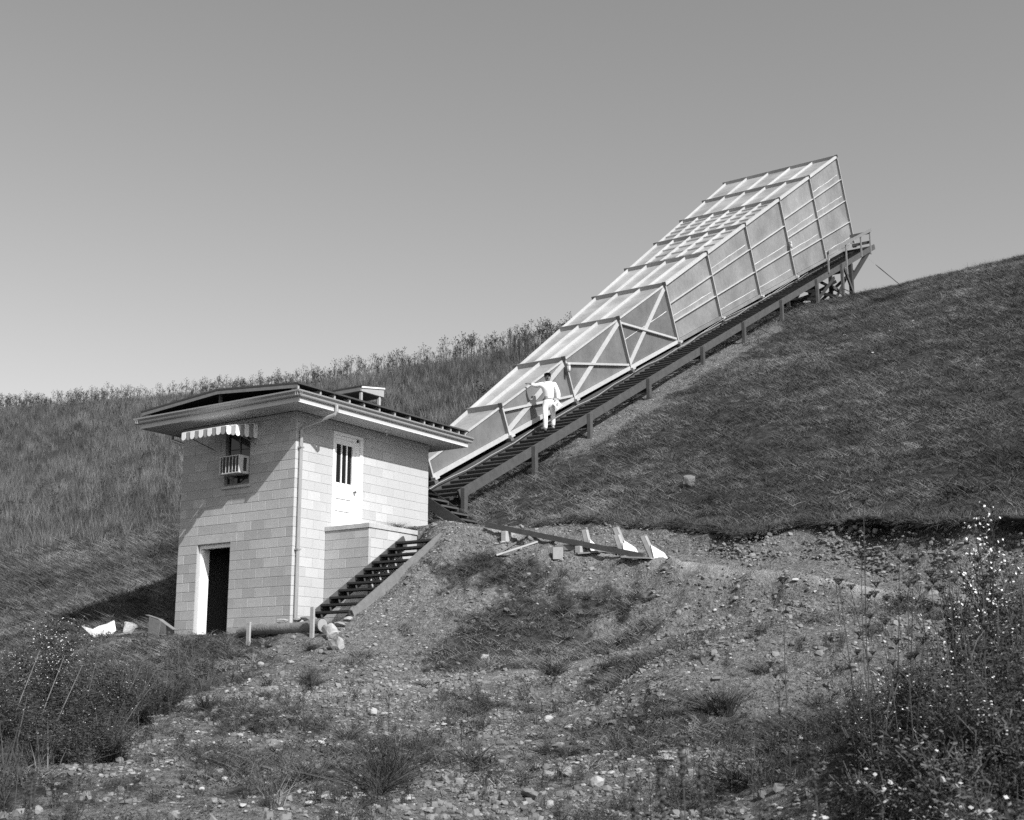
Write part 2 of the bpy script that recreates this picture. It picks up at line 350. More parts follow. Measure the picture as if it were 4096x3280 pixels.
def pale(x, y):
    """dusty trodden soil: the ledge lip and the path below the bank"""
    Dd = (x-CAM[0])*-.5664+(y-CAM[1])*.8241; ll = (x-CAM[0])*.8241+(y-CAM[1])*.5664; q = y-yN(x)
    a = sst(-.22, .02, q)*sst(.50, .22, q)*sst(2.6, 3.6, x)*.85
    b_ = np.exp(-((Dd-20.9-0.15*ll+.5*fbm(x, y, .6, 3))/0.28)**2)*sst(-7, -4, ll)*sst(3, .5, ll)*.75
    return np.clip((a+b_)*(.75+.9*fbm(x, y, 1.5, 3)), 0, 1)*(y < yF(x))
def build_ground():
    def grow(a, d0, r, lim):
        o = []; d = d0; x = a
        while abs(x) < lim: d *= r; x += d if a >= 0 else -d; o.append(x)
        return o
    xs = sorted(set([round(v, 3) for v in np.arange(-7, 14.01, 0.11)]+[-3.44, -3.34, -0.12, -0.04]+grow(14, .12, 1.12, 320)+grow(-7, .12, 1.06, 320)))
    xs = [a for i, a in enumerate(xs) if i == 0 or a-xs[i-1] > 0.02]
    xs = np.array(xs)
    dn = list(np.arange(0, 8, .1))+list(np.arange(8, 18, .16)); d = .2
    while dn[-1] < 140: d *= 1.12; dn.append(dn[-1]+d)
    da = list(np.arange(0, 3, .12))+list(np.arange(3, 44, .4)); d = .45
    while da[-1] < 330: d *= 1.14; da.append(da[-1]+d)
    t = yT(xs); f = yF(xs); rows = []; cov = []; pal = []
    for q in dn[::-1]:
        y = f-q; rows.append(np.stack([xs, y, low(xs, y)], 1)); cov.append(cover(xs, y))
    zl = low(xs, f); zh = hill(xs, t); H = zh-zl
    lip = sst(3.0, 4.0, xs)*sst(.35, .9, H)*(0.03+0.58*np.clip(0.32+3.0*fbm(xs, xs*0+9.7, 1.2, 4), 0, 1))
    for k, (a, b_) in enumerate([(.06, .04), (.13, .10), (.20, .17), (.28, .25), (.36, .33), (.45, .42), (.54, .51), (.64, .60), (.76, .68), (.88, .75), (1.05, .84), (1.02, .90), (.55, .91), (0.0, .925)]):
        # a: share of the way from foot to top in y (beyond 1 = undercut), b: in z
        if k < 10: y = f+(t+lip*0.6-f)*a
        elif k == 10: y = t+lip*0.75
        elif k == 11: y = t+lip*0.70
        elif k == 12: y = t+lip*0.1
        else: y = t-lip*0.55
        z = zl+H*b_
        y = y+(0.14*fbm(xs*1.0, z*0+k*.11, 2.3, 4)+.10*fbm(xs*1.0+k*.05, z*0+2.2+k*.03, 5.0, 2)*(k < 10))*sst(2.0, 2.6, xs)*min(1, .3+k*.2)
        z = z+.05*fbm(xs+7, z*0+k*.13, 3.1, 2)*sst(2, 2.6, xs)*(k < 10)
        rows.append(np.stack([xs, y, z], 1)); cov.append(np.full(len(xs), 0.02) if k < 12 else np.full(len(xs), .9))
    rows.append(np.stack([xs, t-lip*0.5, zl+H*0.985], 1)); cov.append(np.full(len(xs), .95))
    for q in da:
        y = t+q+0.02; rows.append(np.stack([xs, y, hill(xs, y)], 1)); cov.append(cover(xs, y))
    V = np.concatenate(rows); nx = len(xs); nr = len(rows)
    i = np.arange(nx-1)[None, :]; j = np.arange(nr-1)[:, None]; a = (j*nx+i).ravel()
    F = np.stack([a, a+1, a+nx+1, a+nx], 1)
    me = bpy.data.meshes.new('ground'); me.from_pydata(V.tolist(), [], F.tolist()); me.update()
    me.polygons.foreach_set('use_smooth', [True]*len(me.polygons))
    at = me.attributes.new('cover', 'FLOAT', 'POINT'); at.data.foreach_set('value', np.concatenate(cov).astype(np.float32))
    at = me.attributes.new('pale', 'FLOAT', 'POINT'); at.data.foreach_set('value', pale(V[:, 0], V[:, 1]).astype(np.float32))
    me.materials.append(M['ground'])
    o = bpy.data.objects.new('ground', me); COL.objects.link(o); o['kind'] = 'structure'
    return o
build_ground()
def project(P):
    d = np.asarray(P)-CAM; w_ = d@FW
    return PPX+FPX*(d@RT_)/w_, PPY-FPX*(d@UP_)/w_, w_
def pick(px, y=None, x=None, z=None):
    d = FW*FPX+RT_*(px[0]-PPX)+UP_*(PPY-px[1])
    if y is not None: t = (y-CAM[1])/d[1]
    elif x is not None: t = (x-CAM[0])/d[0]
    else: t = (z-CAM[2])/d[2]
    return CAM+d*t
def pick_ground(px, tmin=4.0, tmax=110.0):
    """where the ray through a photograph pixel meets the ground"""
    d = FW*FPX+RT_*(px[0]-PPX)+UP_*(PPY-px[1]); d = d/(d@FW)
    ts = np.arange(tmin, tmax, 0.05); P = CAM+d*ts[:, None]
    below = P[:, 2] < ground_z(P[:, 0], P[:, 1])
    i = int(np.argmax(below)) if below.any() else len(ts)-1
    q = P[i]; return np.array([q[0], q[1], float(ground_z(q[0], q[1]))])

# ------------------------------------------------------------------ block house
BW_, BH_ = .4064, .2032
WALL_W, WALL_L, WALL_T = 8.5*BW_, 4.555, .19
ZT = 4.672
H = thing('block_house', 'two storey pale concrete block house with flat overhanging roof on the hillside', 'building', (0, 0, 0))
def wall_core(name, axis, lo, hi, holes, parent, depth0, depth1, material):
    """flat core along x (axis 0) or y (axis 1), cut by rectangular holes (a0,a1,z0,z1)"""
    xs = sorted({lo[0], hi[0]} | {h[0] for h in holes} | {h[1] for h in holes}); zs = sorted({lo[1], hi[1]} | {h[2] for h in holes} | {h[3] for h in holes})
    P = []
    for i in range(len(xs)-1):
        for k in range(len(zs)-1):
            cx, cz = (xs[i]+xs[i+1])/2, (zs[k]+zs[k+1])/2
            if any(h[0] < cx < h[1] and h[2] < cz < h[3] for h in holes): continue
            if axis == 0: P.append(box((xs[i], depth0, zs[k]), (xs[i+1], depth1, zs[k+1])))
            else: P.append(box((depth0, xs[i], zs[k]), (depth1, xs[i+1], zs[k+1])))
    v, f = merge(*P)
    return new_obj(name, v, f, material, parent)
DOORF = (-7*BW_, -4.5*BW_, 0.0, 10*BH_); WINF = (-2.10, -1.34, 16*BH_, 22*BH_)
DOORR = (1.155, 2.155, 2.34, 4.46)
fw = wall_core('front_wall', 0, (-WALL_W+.004, -.3), (-.006, ZT), [(DOORF[0], DOORF[1], -.3, DOORF[3]), WINF], H, .007, WALL_T, M['mortar'])
rw = wall_core('side_wall', 1, (WALL_T+.001, -.3), (WALL_L-.004, ZT), [DOORR], H, -WALL_T, -.0055, M['mortar'])
new_obj('side_wall_end', *box((-.12, .0072, -.3), (-.0057, WALL_T-.001, ZT)), M['mortar'], H)
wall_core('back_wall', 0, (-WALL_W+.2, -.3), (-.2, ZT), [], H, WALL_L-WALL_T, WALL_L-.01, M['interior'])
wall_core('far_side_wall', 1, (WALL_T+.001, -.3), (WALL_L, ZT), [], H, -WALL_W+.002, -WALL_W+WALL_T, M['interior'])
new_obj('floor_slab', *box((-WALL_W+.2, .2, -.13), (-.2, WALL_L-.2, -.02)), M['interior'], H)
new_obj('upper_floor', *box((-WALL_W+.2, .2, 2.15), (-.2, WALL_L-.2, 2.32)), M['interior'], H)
new_obj('partition', *box((-WALL_W+.21, 1.5, -.02), (-.21, 1.6, 2.14)), M['interior'], H)
_bc = {}
def block_mesh(kind, wd, ht):
    k = (kind, round(wd, 3), round(ht, 3))
    if k not in _bc:
        j = .0095
        if kind == 'f': v, f = bevelbox((-(wd-j)/2, 0, -(ht-j)/2), ((wd-j)/2, .06, (ht-j)/2), .003); m = M['block']
        elif kind == 'r': v, f = bevelbox((-.06, -(wd-j)/2, -(ht-j)/2), (0, (wd-j)/2, (ht-j)/2), .003); m = M['block_r']
        me = bpy.data.meshes.new('block'); me.from_pydata(v.tolist(), [], [tuple(q) for q in f]); me.materials.append(m); me.update()
        _bc[k] = me
    return _bc[k]
def cut(a, b_, z0, z1, holes):
    segs = [(a, b_)]
    for h in holes:
        if z1 <= h[2]+.01 or z0 >= h[3]-.01: continue
        o = []
        for s0, s1 in segs:
            if s1 <= h[0] or s0 >= h[1]: o.append((s0, s1)); continue
            if s0 < h[0]-.03: o.append((s0, h[0]))
            if s1 > h[1]+.03: o.append((h[1], s1))
        segs = o
    return segs
LINT = (-7.5*BW_, -4*BW_, 10*BH_, 11*BH_)
for r in range(-1, 23):
    z0, z1 = r*BH_, min((r+1)*BH_, ZT)
    edges = [0.0]
    if r % 2 == 0: edges.append(-BW_/2)
    while edges[-1]-BW_ > -WALL_W+.01: edges.append(edges[-1]-BW_)
    edges.append(-WALL_W)
    for i in range(len(edges)-1):
        b_, a = edges[i], edges[i+1]
        for s0, s1 in cut(a, b_, z0, z1, [DOORF, WINF, LINT]):
            if s1-s0 < .04: continue
            # the pier left of the lower door bonds from the left corner
            if 0 <= r < 10 and s1 <= DOORF[0]+.01: continue
            share(block_mesh('f', s1-s0, z1-z0), 'block', ((s0+s1)/2, random.uniform(-.0015, .0015), (z0+z1)/2), fw)
    if 0 <= r < 10:
        e = [-WALL_W, -WALL_W+BW_*(1 if r % 2 else .5), DOORF[0]]
        for i in range(2): share(block_mesh('f', e[i+1]-e[i], z1-z0), 'block', ((e[i]+e[i+1])/2, random.uniform(-.0015, .0015), (z0+z1)/2), fw)
lt = new_obj('lintel', *bevelbox((LINT[0]+.005, -.002, LINT[2]+.005), (LINT[1]-.005, .17, LINT[3]-.005), .004), M['concrete'], fw)
SB = []
for r in range(-1, 23):
    z0, z1 = r*BH_, min((r+1)*BH_, ZT)
    edges = [0.0]
    if r % 2: edges.append(BW_/2)
    while edges[-1]+BW_ < WALL_L-.01: edges.append(edges[-1]+BW_)
    edges.append(WALL_L)
    for i in range(len(edges)-1):
        for s0, s1 in cut(edges[i], edges[i+1], z0, z1, [DOORR]):
            if s1-s0 < .03: continue
            if s1 < .9 or (s0 > 2.0 and s1 < 3.3 and z0 > 2.1):
                share(block_mesh('r', s1-s0, z1-z0), 'block', (random.uniform(-.001, .001), (s0+s1)/2, (z0+z1)/2), rw)
            else:
                SB.append(bevelbox((-.06, s0+.0047, z0+.0047), (random.uniform(-.001, .001), s1-.0047, z1-.0047), .003))
v, f = merge(*SB); o = new_obj('remaining_blocks', v, f, M['block_r'], rw); o['kind'] = 'stuff'

# lower doorway: white timber frame, dark inside
d = new_obj('door_frame', *merge(box((DOORF[0]+.003, .075, -.02), (DOORF[0]+.05, .30, DOORF[3]-.004)), box((DOORF[1]-.05, .075, -.02), (DOORF[1]-.003, .18, DOORF[3]-.004)),
    box((DOORF[0]+.051, .075, DOORF[3]-.085), (DOORF[1]-.051, .18, DOORF[3]-.004)), box((DOORF[0]+.051, .11, -.02), (DOORF[0]+.075, .30, DOORF[3]-.09))), M['white'], H)
# upper door on the side wall
y0, y1, z0, z1 = DOORR
dr = new_obj('side_door', *merge(box((-.085, y0+.06, z0+.01), (-.045, y0+.17, z1-.14)), box((-.085, y1-.30, z0+.01), (-.045, y1-.19, z1-.14)), box((-.085, y0+.1701, z0+.01), (-.047, y1-.3001, z0+.12)),
     box((-.085, y0+.1701, z1-.25), (-.047, y1-.3001, z1-.14)), box((-.085, y0+.1701, 3.27), (-.047, y1-.3001, 3.355))), M['white'], H)
DY0, DY1 = y0+.17, y1-.30
for k in range(3):
    a = z0+.12+k*(3.27-z0-.12)/3
    new_obj('door_panel', *bevelbox((-.082, DY0+.004, a+.008), (-.052, DY1-.004, a+(3.27-z0-.12)/3-.008), .006), M['white'], dr)
pw = (DY1-DY0)/3
for k in range(3): new_obj('pane', *box((-.074, DY0+k*pw+.016, 3.357), (-.068, DY0+(k+1)*pw-.016, z1-.252)), M['glass'], dr)
for k in (1, 2): new_obj('muntin', *box((-.085, DY0+k*pw-.015, 3.356), (-.049, DY0+k*pw+.015, z1-.251)), M['white'], dr)
kn = new_obj('door_knob', *tube([(-.047, y1-.235, 3.20), (-.012, y1-.235, 3.20), (-.004, y1-.235, 3.20), (.02, y1-.235, 3.20), (.028, y1-.235, 3.20)], [.022, .012, .028, .03, .012], 10), M['plate'], dr, smooth=True)
new_obj('door_trim', *merge(box((-.10, y0+.004, z0+.004), (.012, y0+.058, z1-.062)), box((-.10, y1-.188, z0+.004), (-.03, y1-.10, z1-.1385)), box((-.06, y1-.099, z0+.004), (.012, y1-.004, z1-.062)),
    box((-.10, y0+.004, z1-.06), (.014, y1-.004, z1-.004)), box((-.10, y0+.06, z1-.138), (-.03, y1-.19, z1-.062))), M['white'], H)

# eave: soffit box, fascia, trim, gutter, upper roof on blocking
OV = .66; ZS = 4.68; XL, XR, YA, YB = -WALL_W-OV, OV, -OV, WALL_L+OV-.02
new_obj('soffit', *box((XL, YA, ZS), (XR, YB, ZS+.018)), M['trim'], H)
fz0, fz1 = ZS-.012, ZS+.10
new_obj('fascia', *merge(box((XL-.02, YA-.022, fz0), (XR+.022, YA-.001, fz1)), box((XR+.001, YA-.0009, fz0), (XR+.022, YB, fz1)), box((XL-.02, YA-.0009, fz0), (XL-.001, YB, fz1)), box((XL-.02, YB+.001, fz0), (XR+.022, YB+.02, fz1))), M['trim'], H)
new_obj('flat_roof', *box((XL+.01, YA+.01, fz1-.06), (XR-.01, YB-.01, fz1+.05)), M['roofing'], H)
new_obj('drip_strip', *merge(box((XR+.0225, YA-.02, fz0-.002), (XR+.031, YB, fz0+.006))), M['white'], H)
new_obj('wall_trim', *merge(box((-WALL_W, -.022, ZT-.075), (.022, -.002, ZS-.001)), box((.0035, -.0015, ZT-.075), (.0225, WALL_L, ZS-.001))), M['trim'], H)
new_obj('soffit_vent', *merge(box((-WALL_W+.05, -.07, ZS-.004), (.05, -.035, ZS-.0008)), box((.035, -.034, ZS-.004), (.068, WALL_L-.1, ZS-.0008))), M['roofing'], H)
def gutter(p0, p1, outdir):
    p0 = np.array(p0, float); p1 = np.array(p1, float); o_ = np.array(outdir, float)
    prof = [(0, 0), (.045, 0), (.06, .02), (.062, .055), (.085, .075), (.105, .095), (.108, .125), (.098, .125), (.095, .10), (.055, .06), (.05, .01), (.004, .008), (.004, .12), (0, .12)]
    V = []; F = []; n = len(prof)
    for p_ in (p0, p1):
        for a, b_ in prof: V.append(p_+o_*a+np.array([0, 0, b_]))
    for k in range(n): F.append((k, (k+1) % n, n+(k+1) % n, n+k))
    F += [tuple(range(n)), tuple(range(2*n-1, n-1, -1))]
    return np.array(V), F
zg = ZS+.095
g = new_obj('gutter', *gutter((XL-.15, YA-.0235, zg), (XR+.13, YA-.0235, zg), (0, -1, 0)), M['gutter'], H)
new_obj('gutter', *gutter((XR+.0235, YA-.13, zg+.003), (XR+.0235, YB+.12, zg+.003), (1, 0, 0)), M['gutter'], H)
new_obj('gutter', *gutter((XL-.0235, YA-.13, zg+.003), (XL-.0235, YB+.12, zg+.003), (-1, 0, 0)), M['gutter'], H)
# upper roof: shallow gable, ridge along y, raised on blocking
RZ0, RZ1, RX = 5.055, 5.235, -WALL_W/2
xa, xb_, ya, yb = XL-.03, XR-.04, YA+.02, YB+.06
def roofsheet(z_off, th, ex):
    P = [(xa-ex, RZ0+z_off), (RX, RZ1+z_off), (xb_+ex, RZ0+z_off)]; V = []
    for y in (ya-ex, yb+ex):
        for x, z in P: V.append((x, y, z))
        for x, z in P: V.append((x, y, z+th))
    F = [(0,1,4,3),(1,2,5,4),(6,9,10,7),(7,10,11,8),(0,6,7,1),(1,7,8,2),(3,4,10,9),(4,5,11,10),(0,3,9,6),(2,8,11,5)]
    return np.array(V, float), F
rf = new_obj('upper_roof', *roofsheet(.0, .035, .03), M['roofing'], H)
new_obj('rake_board', *merge(beam((xa, ya-.012, RZ0-.04), (RX, ya-.012, RZ1-.04), .02, .085, (0, 0, 1)), beam((RX, ya-.0125, RZ1-.04), (xb_, ya-.0125, RZ0-.04), .02, .085, (0, 0, 1))), M['lumber_g'], rf)
for y in [ya+.03, .06, .50, .98, 1.46, 1.98, 2.52, 3.06, 3.6, 3.95, 4.3, 4.62, 4.95, yb-.05]:
    for sx, x in ((1, xb_-.10), (-1, xa+.10)):
        if sx < 0 and y not in (ya+.03, 1.98, 4.95): continue
        new_obj('roof_block', *box((x-.09, y-.02, fz1+.052), (x+.09, y+.02, RZ0+.006)), M['lumber'], rf)
new_obj('roof_block', *box((RX-.02, ya+.05, fz1+.052), (RX+.02, ya+.12, RZ1-.001)), M['timber2'], rf)
# vent hood on the roof: open sides, flat-topped cover on posts
vx0, vx1, vy0, vy1 = -1.36, -.26, 2.36, 3.16
vh = new_obj('vent_hood', *slab4((vx0-.02, vy0-.03, 5.735), (vx1+.03, vy0-.03, 5.735), (vx1+.03, vy1+.02, 5.862), (vx0-.02, vy1+.02, 5.862), .022, (0, 0, 1)), M['roofing'], H)
def wedge(x0, x1):
    V = [(x, y, z) for x in (x0, x1) for y, z in ((vy0, 5.625), (vy1, 5.635), (vy1, 5.858), (vy0, 5.733))]
    return np.array(V), [(0,3,2,1),(4,5,6,7),(0,1,5,4),(1,2,6,5),(2,3,7,6),(3,0,4,7)]
new_obj('hood_side', *wedge(vx1-.02, vx1), M['lumber'], vh)
new_obj('hood_trim', *beam((vx1+.012, vy0-.01, 5.715), (vx1+.012, vy1+.01, 5.84), .022, .036), M['white'], vh)
new_obj('hood_side', *wedge(vx0, vx0+.02), M['lumber'], vh)
new_obj('hood_fascia', *box((vx0+.021, vy0-.018, 5.63), (vx1-.021, vy0, 5.733)), M['lumber_g'], vh)
new_obj('hood_soffit', *box((vx0+.0205, vy0+.002, 5.612), (vx1-.0205, vy1-.002, 5.624)), M['timber2'], vh)
for x, y in ((vx1-.05, vy0+.04), (vx1-.05, vy1-.12), (vx0+.05, vy0+.04), (vx0+.05, vy1-.12)): new_obj('hood_post', *box((x-.028, y-.028, 5.08), (x+.028, y+.028, 5.611)), M['lumber'], vh)
new_obj('hood_panel', *merge(box((vx0+.1, vy0+.08, 5.12), (vx0+.12, vy1-.15, 5.60)), box((vx0+.13, vy1-.14, 5.12), (vx1-.45, vy1-.12, 5.60))), M['timber2'], vh)
# downspouts
dsx, dsy = .055, .105
ds = new_obj('downspout', *merge(tube([(XR+.075, .42, zg+.02), (XR+.075, .42, ZS-.03), (XR+.05, .40, ZS-.09), (.10, .125, 4.36), (dsx, dsy, 4.27), (dsx, dsy, 4.18), (dsx, dsy, .2)], [.042, .042, .04, .04, .04, .04, .04], 8)), M['gutter'], H)
for z in (3.9, 1.75): new_obj('strap', *box((.001, dsy-.055, z), (.10, dsy+.055, z+.03)), M['gutter'], ds)
new_obj('downspout', *merge(tube([(XL-.08, .3, zg), (XL-.08, .3, ZS-.05), (XL-.05, .3, ZS-.11), (-WALL_W-.06, .12, 4.36), (-WALL_W-.045, .1, 4.25), (-WALL_W-.045, .1, .3)], .04, 8)), M['gutter'], H)
# bare bulb under the eave
lb = new_obj('porch_light', *tube([(.30, 2.62, ZS-.001), (.30, 2.62, ZS-.03), (.30, 2.62, ZS-.034)], [.05, .045, .01], 10), M['white'], H, smooth=True)
new_obj('bulb', *tube([(.30, 2.62, ZS-.0345), (.30, 2.62, ZS-.055), (.30, 2.62, ZS-.085), (.30, 2.62, ZS-.105), (.30, 2.62, ZS-.112)], [.014, .02, .032, .022, .004], 10), M['trim'], lb, smooth=True)
# front window with sash
wx0, wx1, wz0, wz1 = WINF
wn = new_obj('window', *merge(box((wx0+.002, .03, wz0+.002), (wx0+.05, .12, wz1-.002)), box((wx1-.05, .03, wz0+.002), (wx1-.002, .12, wz1-.002)), box((wx0+.051, .03, wz1-.06), (wx1-.051, .12, wz1-.002)), box((wx0+.051, .03, wz0+.002), (wx1-.051, .12, wz0+.05)), box((wx0+.051, .05, wz0+.58), (wx1-.051, .11, wz0+.62)), box((wx0+.37, .05, wz0+.621), (wx0+.40, .11, wz1-.061))), M['lumber_g'], H)
new_obj('pane', *box((wx0+.0505, .075, wz0+.0505), (wx1-.0505, .08, wz1-.0605)), M['glass'], wn)
new_obj('window_sill', *box((wx0-.05, -.04, wz0-.055), (wx1+.05, .05, wz0-.002)), M['concrete'], wn)
# striped metal awning
AX0, AX1, AY = -2.46, -1.14, -.93
aw = new_obj('awning', *slab4((AX0, -.005, 4.55), (AX1, -.005, 4.55), (AX1, AY, 4.335), (AX0, AY, 4.335), .012, (0, 0, 1)), M['awn_w'], H)
def scallop(x0, x1, y, zt, zb):
    xs_ = np.linspace(x0, x1, 9); V = []; F = []
    for x in xs_:
        u_ = (x-(x0+x1)/2)/((x1-x0)/2); V += [(x, y, zt), (x, y, zb-.05*math.sqrt(max(0, 1-u_*u_)))]
    n = len(V); V += [(a, b_+.006, c) for a, b_, c in V]
    for i in range(8): F += [(2*i, 2*i+1, 2*i+3, 2*i+2), (n+2*i, n+2*i+2, n+2*i+3, n+2*i+1), (2*i+1, n+2*i+1, n+2*i+3, 2*i+3)]
    F += [(0, n, n+1, 1), (16, 17, n+17, n+16)]
    return np.array(V), F
ns = 10
for k in range(ns):
    a = AX0+(AX1-AX0)*k/ns; b_ = AX0+(AX1-AX0)*(k+1)/ns
    new_obj('valance_slat', *scallop(a+.002, b_-.002, AY-.001-(.014 if k % 2 == 0 else 0), 4.333, 4.215), M['awn_w' if k % 2 == 0 else 'awn_g'], aw)
for k in range(7):
    v, f = scallop(0, .128, 0, 4.345+.03*k, 4.215+.008*k); v = np.stack([AX1+.004+v[:, 1]+(.012 if k % 2 == 0 else 0), AY+.012+k*.13+v[:, 0], v[:, 2]], 1)
    new_obj('valance_slat', v, f, M['awn_w' if k % 2 == 0 else 'awn_g'], aw)
for x in (AX1-.02, AX0+.02): new_obj('awning_bracket', *beam((x, -.004, 4.10), (x, AY+.03, 4.31), .015, .015), M['plate'], aw)
# air conditioner sitting in the window
ax0, ax1, az0, az1, ad = -1.97, -1.375, 3.47, 3.86, .28
A = thing('air_conditioner', 'white boxy window air conditioner jutting out under the striped awning', 'air conditioner', ((ax0+ax1)/2, -.1, az0))
new_obj('casing', *merge(box((ax0, -ad, az0), (ax1, .10, az0+.02)), box((ax0, -ad, az1-.02), (ax1, .10, az1)), box((ax0, -ad, az0+.0201), (ax0+.02, .10, az1-.0201)), box((ax1-.02, -ad, az0+.0201), (ax1, -ad+.13, az1-.0201)), box((ax1-.02, -.04, az0+.0201), (ax1, .10, az1-.0201)), box((ax1-.02, -ad+.1301, az0+.0201), (ax1, -.0401, az0+.05)), box((ax1-.02, -ad+.1301, az1-.05), (ax1, -.0401, az1-.0201))), M['ac'], A)
new_obj('coil', *box((ax0+.021, -ad+.03, az0+.021), (ax1-.03, -.0, az1-.021)), M['ac_d'], A)
for k in range(1, 6): new_obj('grille_bar', *box((ax0+k*.1-.006, -ad-.004, az0+.01), (ax0+k*.1+.004, -ad+.006, az1-.01)), M['ac'], A)
new_obj('drain_pipe', *tube([(ax0+.3, -ad+.02, az0+.07), (ax0+.5, -ad-.012, az0+.065)], .006, 6), M['plate'], A)
new_obj('support', *merge(box((ax0+.12, -.02, az0-.16), (ax0+.19, -.002, az0-.0005)), beam((ax0+.155, -.02, az0-.14), (ax0+.155, -ad+.1, az0-.012), .02, .02)), M['plate'], A)
# stoop under the side door
ST = thing('block_stoop', 'concrete slab stoop on block walls under the white side door', 'stoop', (.6, 1.6, 0))
SX, SY0, SY1, SZ = 1.22, .985, 2.6, 2.33
new_obj('slab', *bevelbox((.004, SY0-.022, SZ-.10), (SX+.022, SY1, SZ), .006), M['concrete'], ST)
new_obj('wall_core', *merge(box((.004, SY0+.007, -.1), (SX-.007, SY0+.15, SZ-.1005)), box((SX-.15, SY0+.1501, -.1), (SX-.007, SY1, SZ-.1005))), M['mortar'], ST)
for r in range(0, 11):
    z1 = SZ-.1-r*BH_; z0 = z1-BH_
    if r == 10: z0 = z1-.15
    e = [.004] + ([BW_/2] if r % 2 else []); 
    while e[-1]+BW_ < SX-.02: e.append(e[-1]+BW_)
    e.append(SX)
    for i in range(len(e)-1):
        if e[i+1]-e[i] > .03: share(block_mesh('f', e[i+1]-e[i], z1-z0), 'block', ((e[i]+e[i+1])/2, SY0+random.uniform(-.001, .001), (z0+z1)/2), ST)
    e = [SY0+.061] + ([SY0+BW_/2] if r % 2 == 0 else [])
    while e[-1]+BW_ < SY1: e.append(e[-1]+BW_)
    for i in range(len(e)-1):
        if z0 < (e[i]-SY0)*.6-.1: continue
        share(block_mesh('r', e[i+1]-e[i], z1-z0), 'block', (SX+random.uniform(-.001, .001), (e[i]+e[i+1])/2, (z0+z1)/2), ST)

# ------------------------------------------------------------------ stairs
def stair(name, label, a, b_, wdir, width, n, tread_d, matS, matT, sh=.24, nosew=0.0):
    """open timber stair, a -> b along the bottom-left stringer line (top edge), wdir = across"""
    a = np.array(a, float); b_ = np.array(b_, float); wd = np.array(wdir, float); run = unit(np.array([b_[0]-a[0], b_[1]-a[1], 0]))
    t = thing(name, label, 'stairs', a)
    for k, off in enumerate((0.0, width)):
        o_ = wd*off
        new_obj('stringer', *beam(a+o_, b_+o_, .045, sh, (0, 0, 1), (0, -sh*.5)), matS, t)
    for i in range(n):
        q = a+(b_-a)*(i+.25)/n+np.array([0, 0, -.055])
        c0 = q+wd*.026; c1 = q+wd*(width-.026)
        new_obj('tread', *beam(c0+run*.02, c1+run*.02, tread_d, .042, (0, 0, 1)), matT, t)
        new_obj('cleat', *merge(beam(c0+wd*.015-run*tread_d*.4+np.array([0, 0, -.05]), c0+wd*.015+run*tread_d*.4+np.array([0, 0, -.05]), .03, .05), beam(c1-wd*.015-run*tread_d*.4+np.array([0, 0, -.05]), c1-wd*.015+run*tread_d*.4+np.array([0, 0, -.05]), .03, .05)), matT, t)
    return t
s1 = stair('wooden_stairs', 'long open timber stairs climbing the dirt bank beside the block stoop', (1.285, -.74, .385), (1.285, 2.03, 2.15), (1, 0, 0), 1.0, 11, .25, M['timber2'], M['timber'])
for q in s1.children:
    if q.name.startswith('stringer') and q.name != 'stringer': q.data.materials[0] = M['lumber_g']
stair('wooden_stairs', 'short dark open stairs rising behind the house to the inclined track', (.95, 4.95, 2.72), (-.85, 4.95, 3.86), (0, 1, 0), .75, 6, .24, M['timber'], M['timber2'])


# ------------------------------------------------------------------ horn antenna and inclined track
HT = math.radians(26.082); HS = np.array([0, math.cos(HT), math.sin(HT)]); HN = np.array([0, -math.sin(HT), math.cos(HT)]); HX = np.array([1.0, 0, 0])
HO = np.array([-2.1536, 4.6, 3.222]); US = [3.02, 6.99, 11.06, 15.18, 19.22, 23.47, 27.90, 32.43, 36.91, 41.58]
def hp(u, x, w_): return HO+HS*u+HX*x+HN*w_
def xr(u): return .1227+.0095*u
def xl(u): return -.1227-.1313*u
def hh(u): return .1443+.1045*u
HOR = thing('horn_antenna', 'huge ribbed sheet metal horn antenna lying up the hillside behind the house', 'antenna', hp(3.02, 0, 0))
FD = .11                                     # how far ribs stand proud of the sheet
def sdp(u, fr): return hp(u, xr(u)-FD, -.0+fr*(hh(u)-.12))      # on the near side sheet
def tpp(u, fr): return hp(u, xl(u)+fr*(xr(u)-FD-xl(u)), hh(u)-.12)  # on the top sheet
NS_ = np.cross(HS, HN)*1.0
side_div = {0: 1, 1: 1, 2: 1, 3: 1, 4: 3, 5: 3, 6: 3, 7: 4, 8: 4}
top_div = {0: 1, 1: 2, 2: 3, 3: 3, 4: 4, 5: 5, 6: 6, 7: 5, 8: 5}
g_ = .006
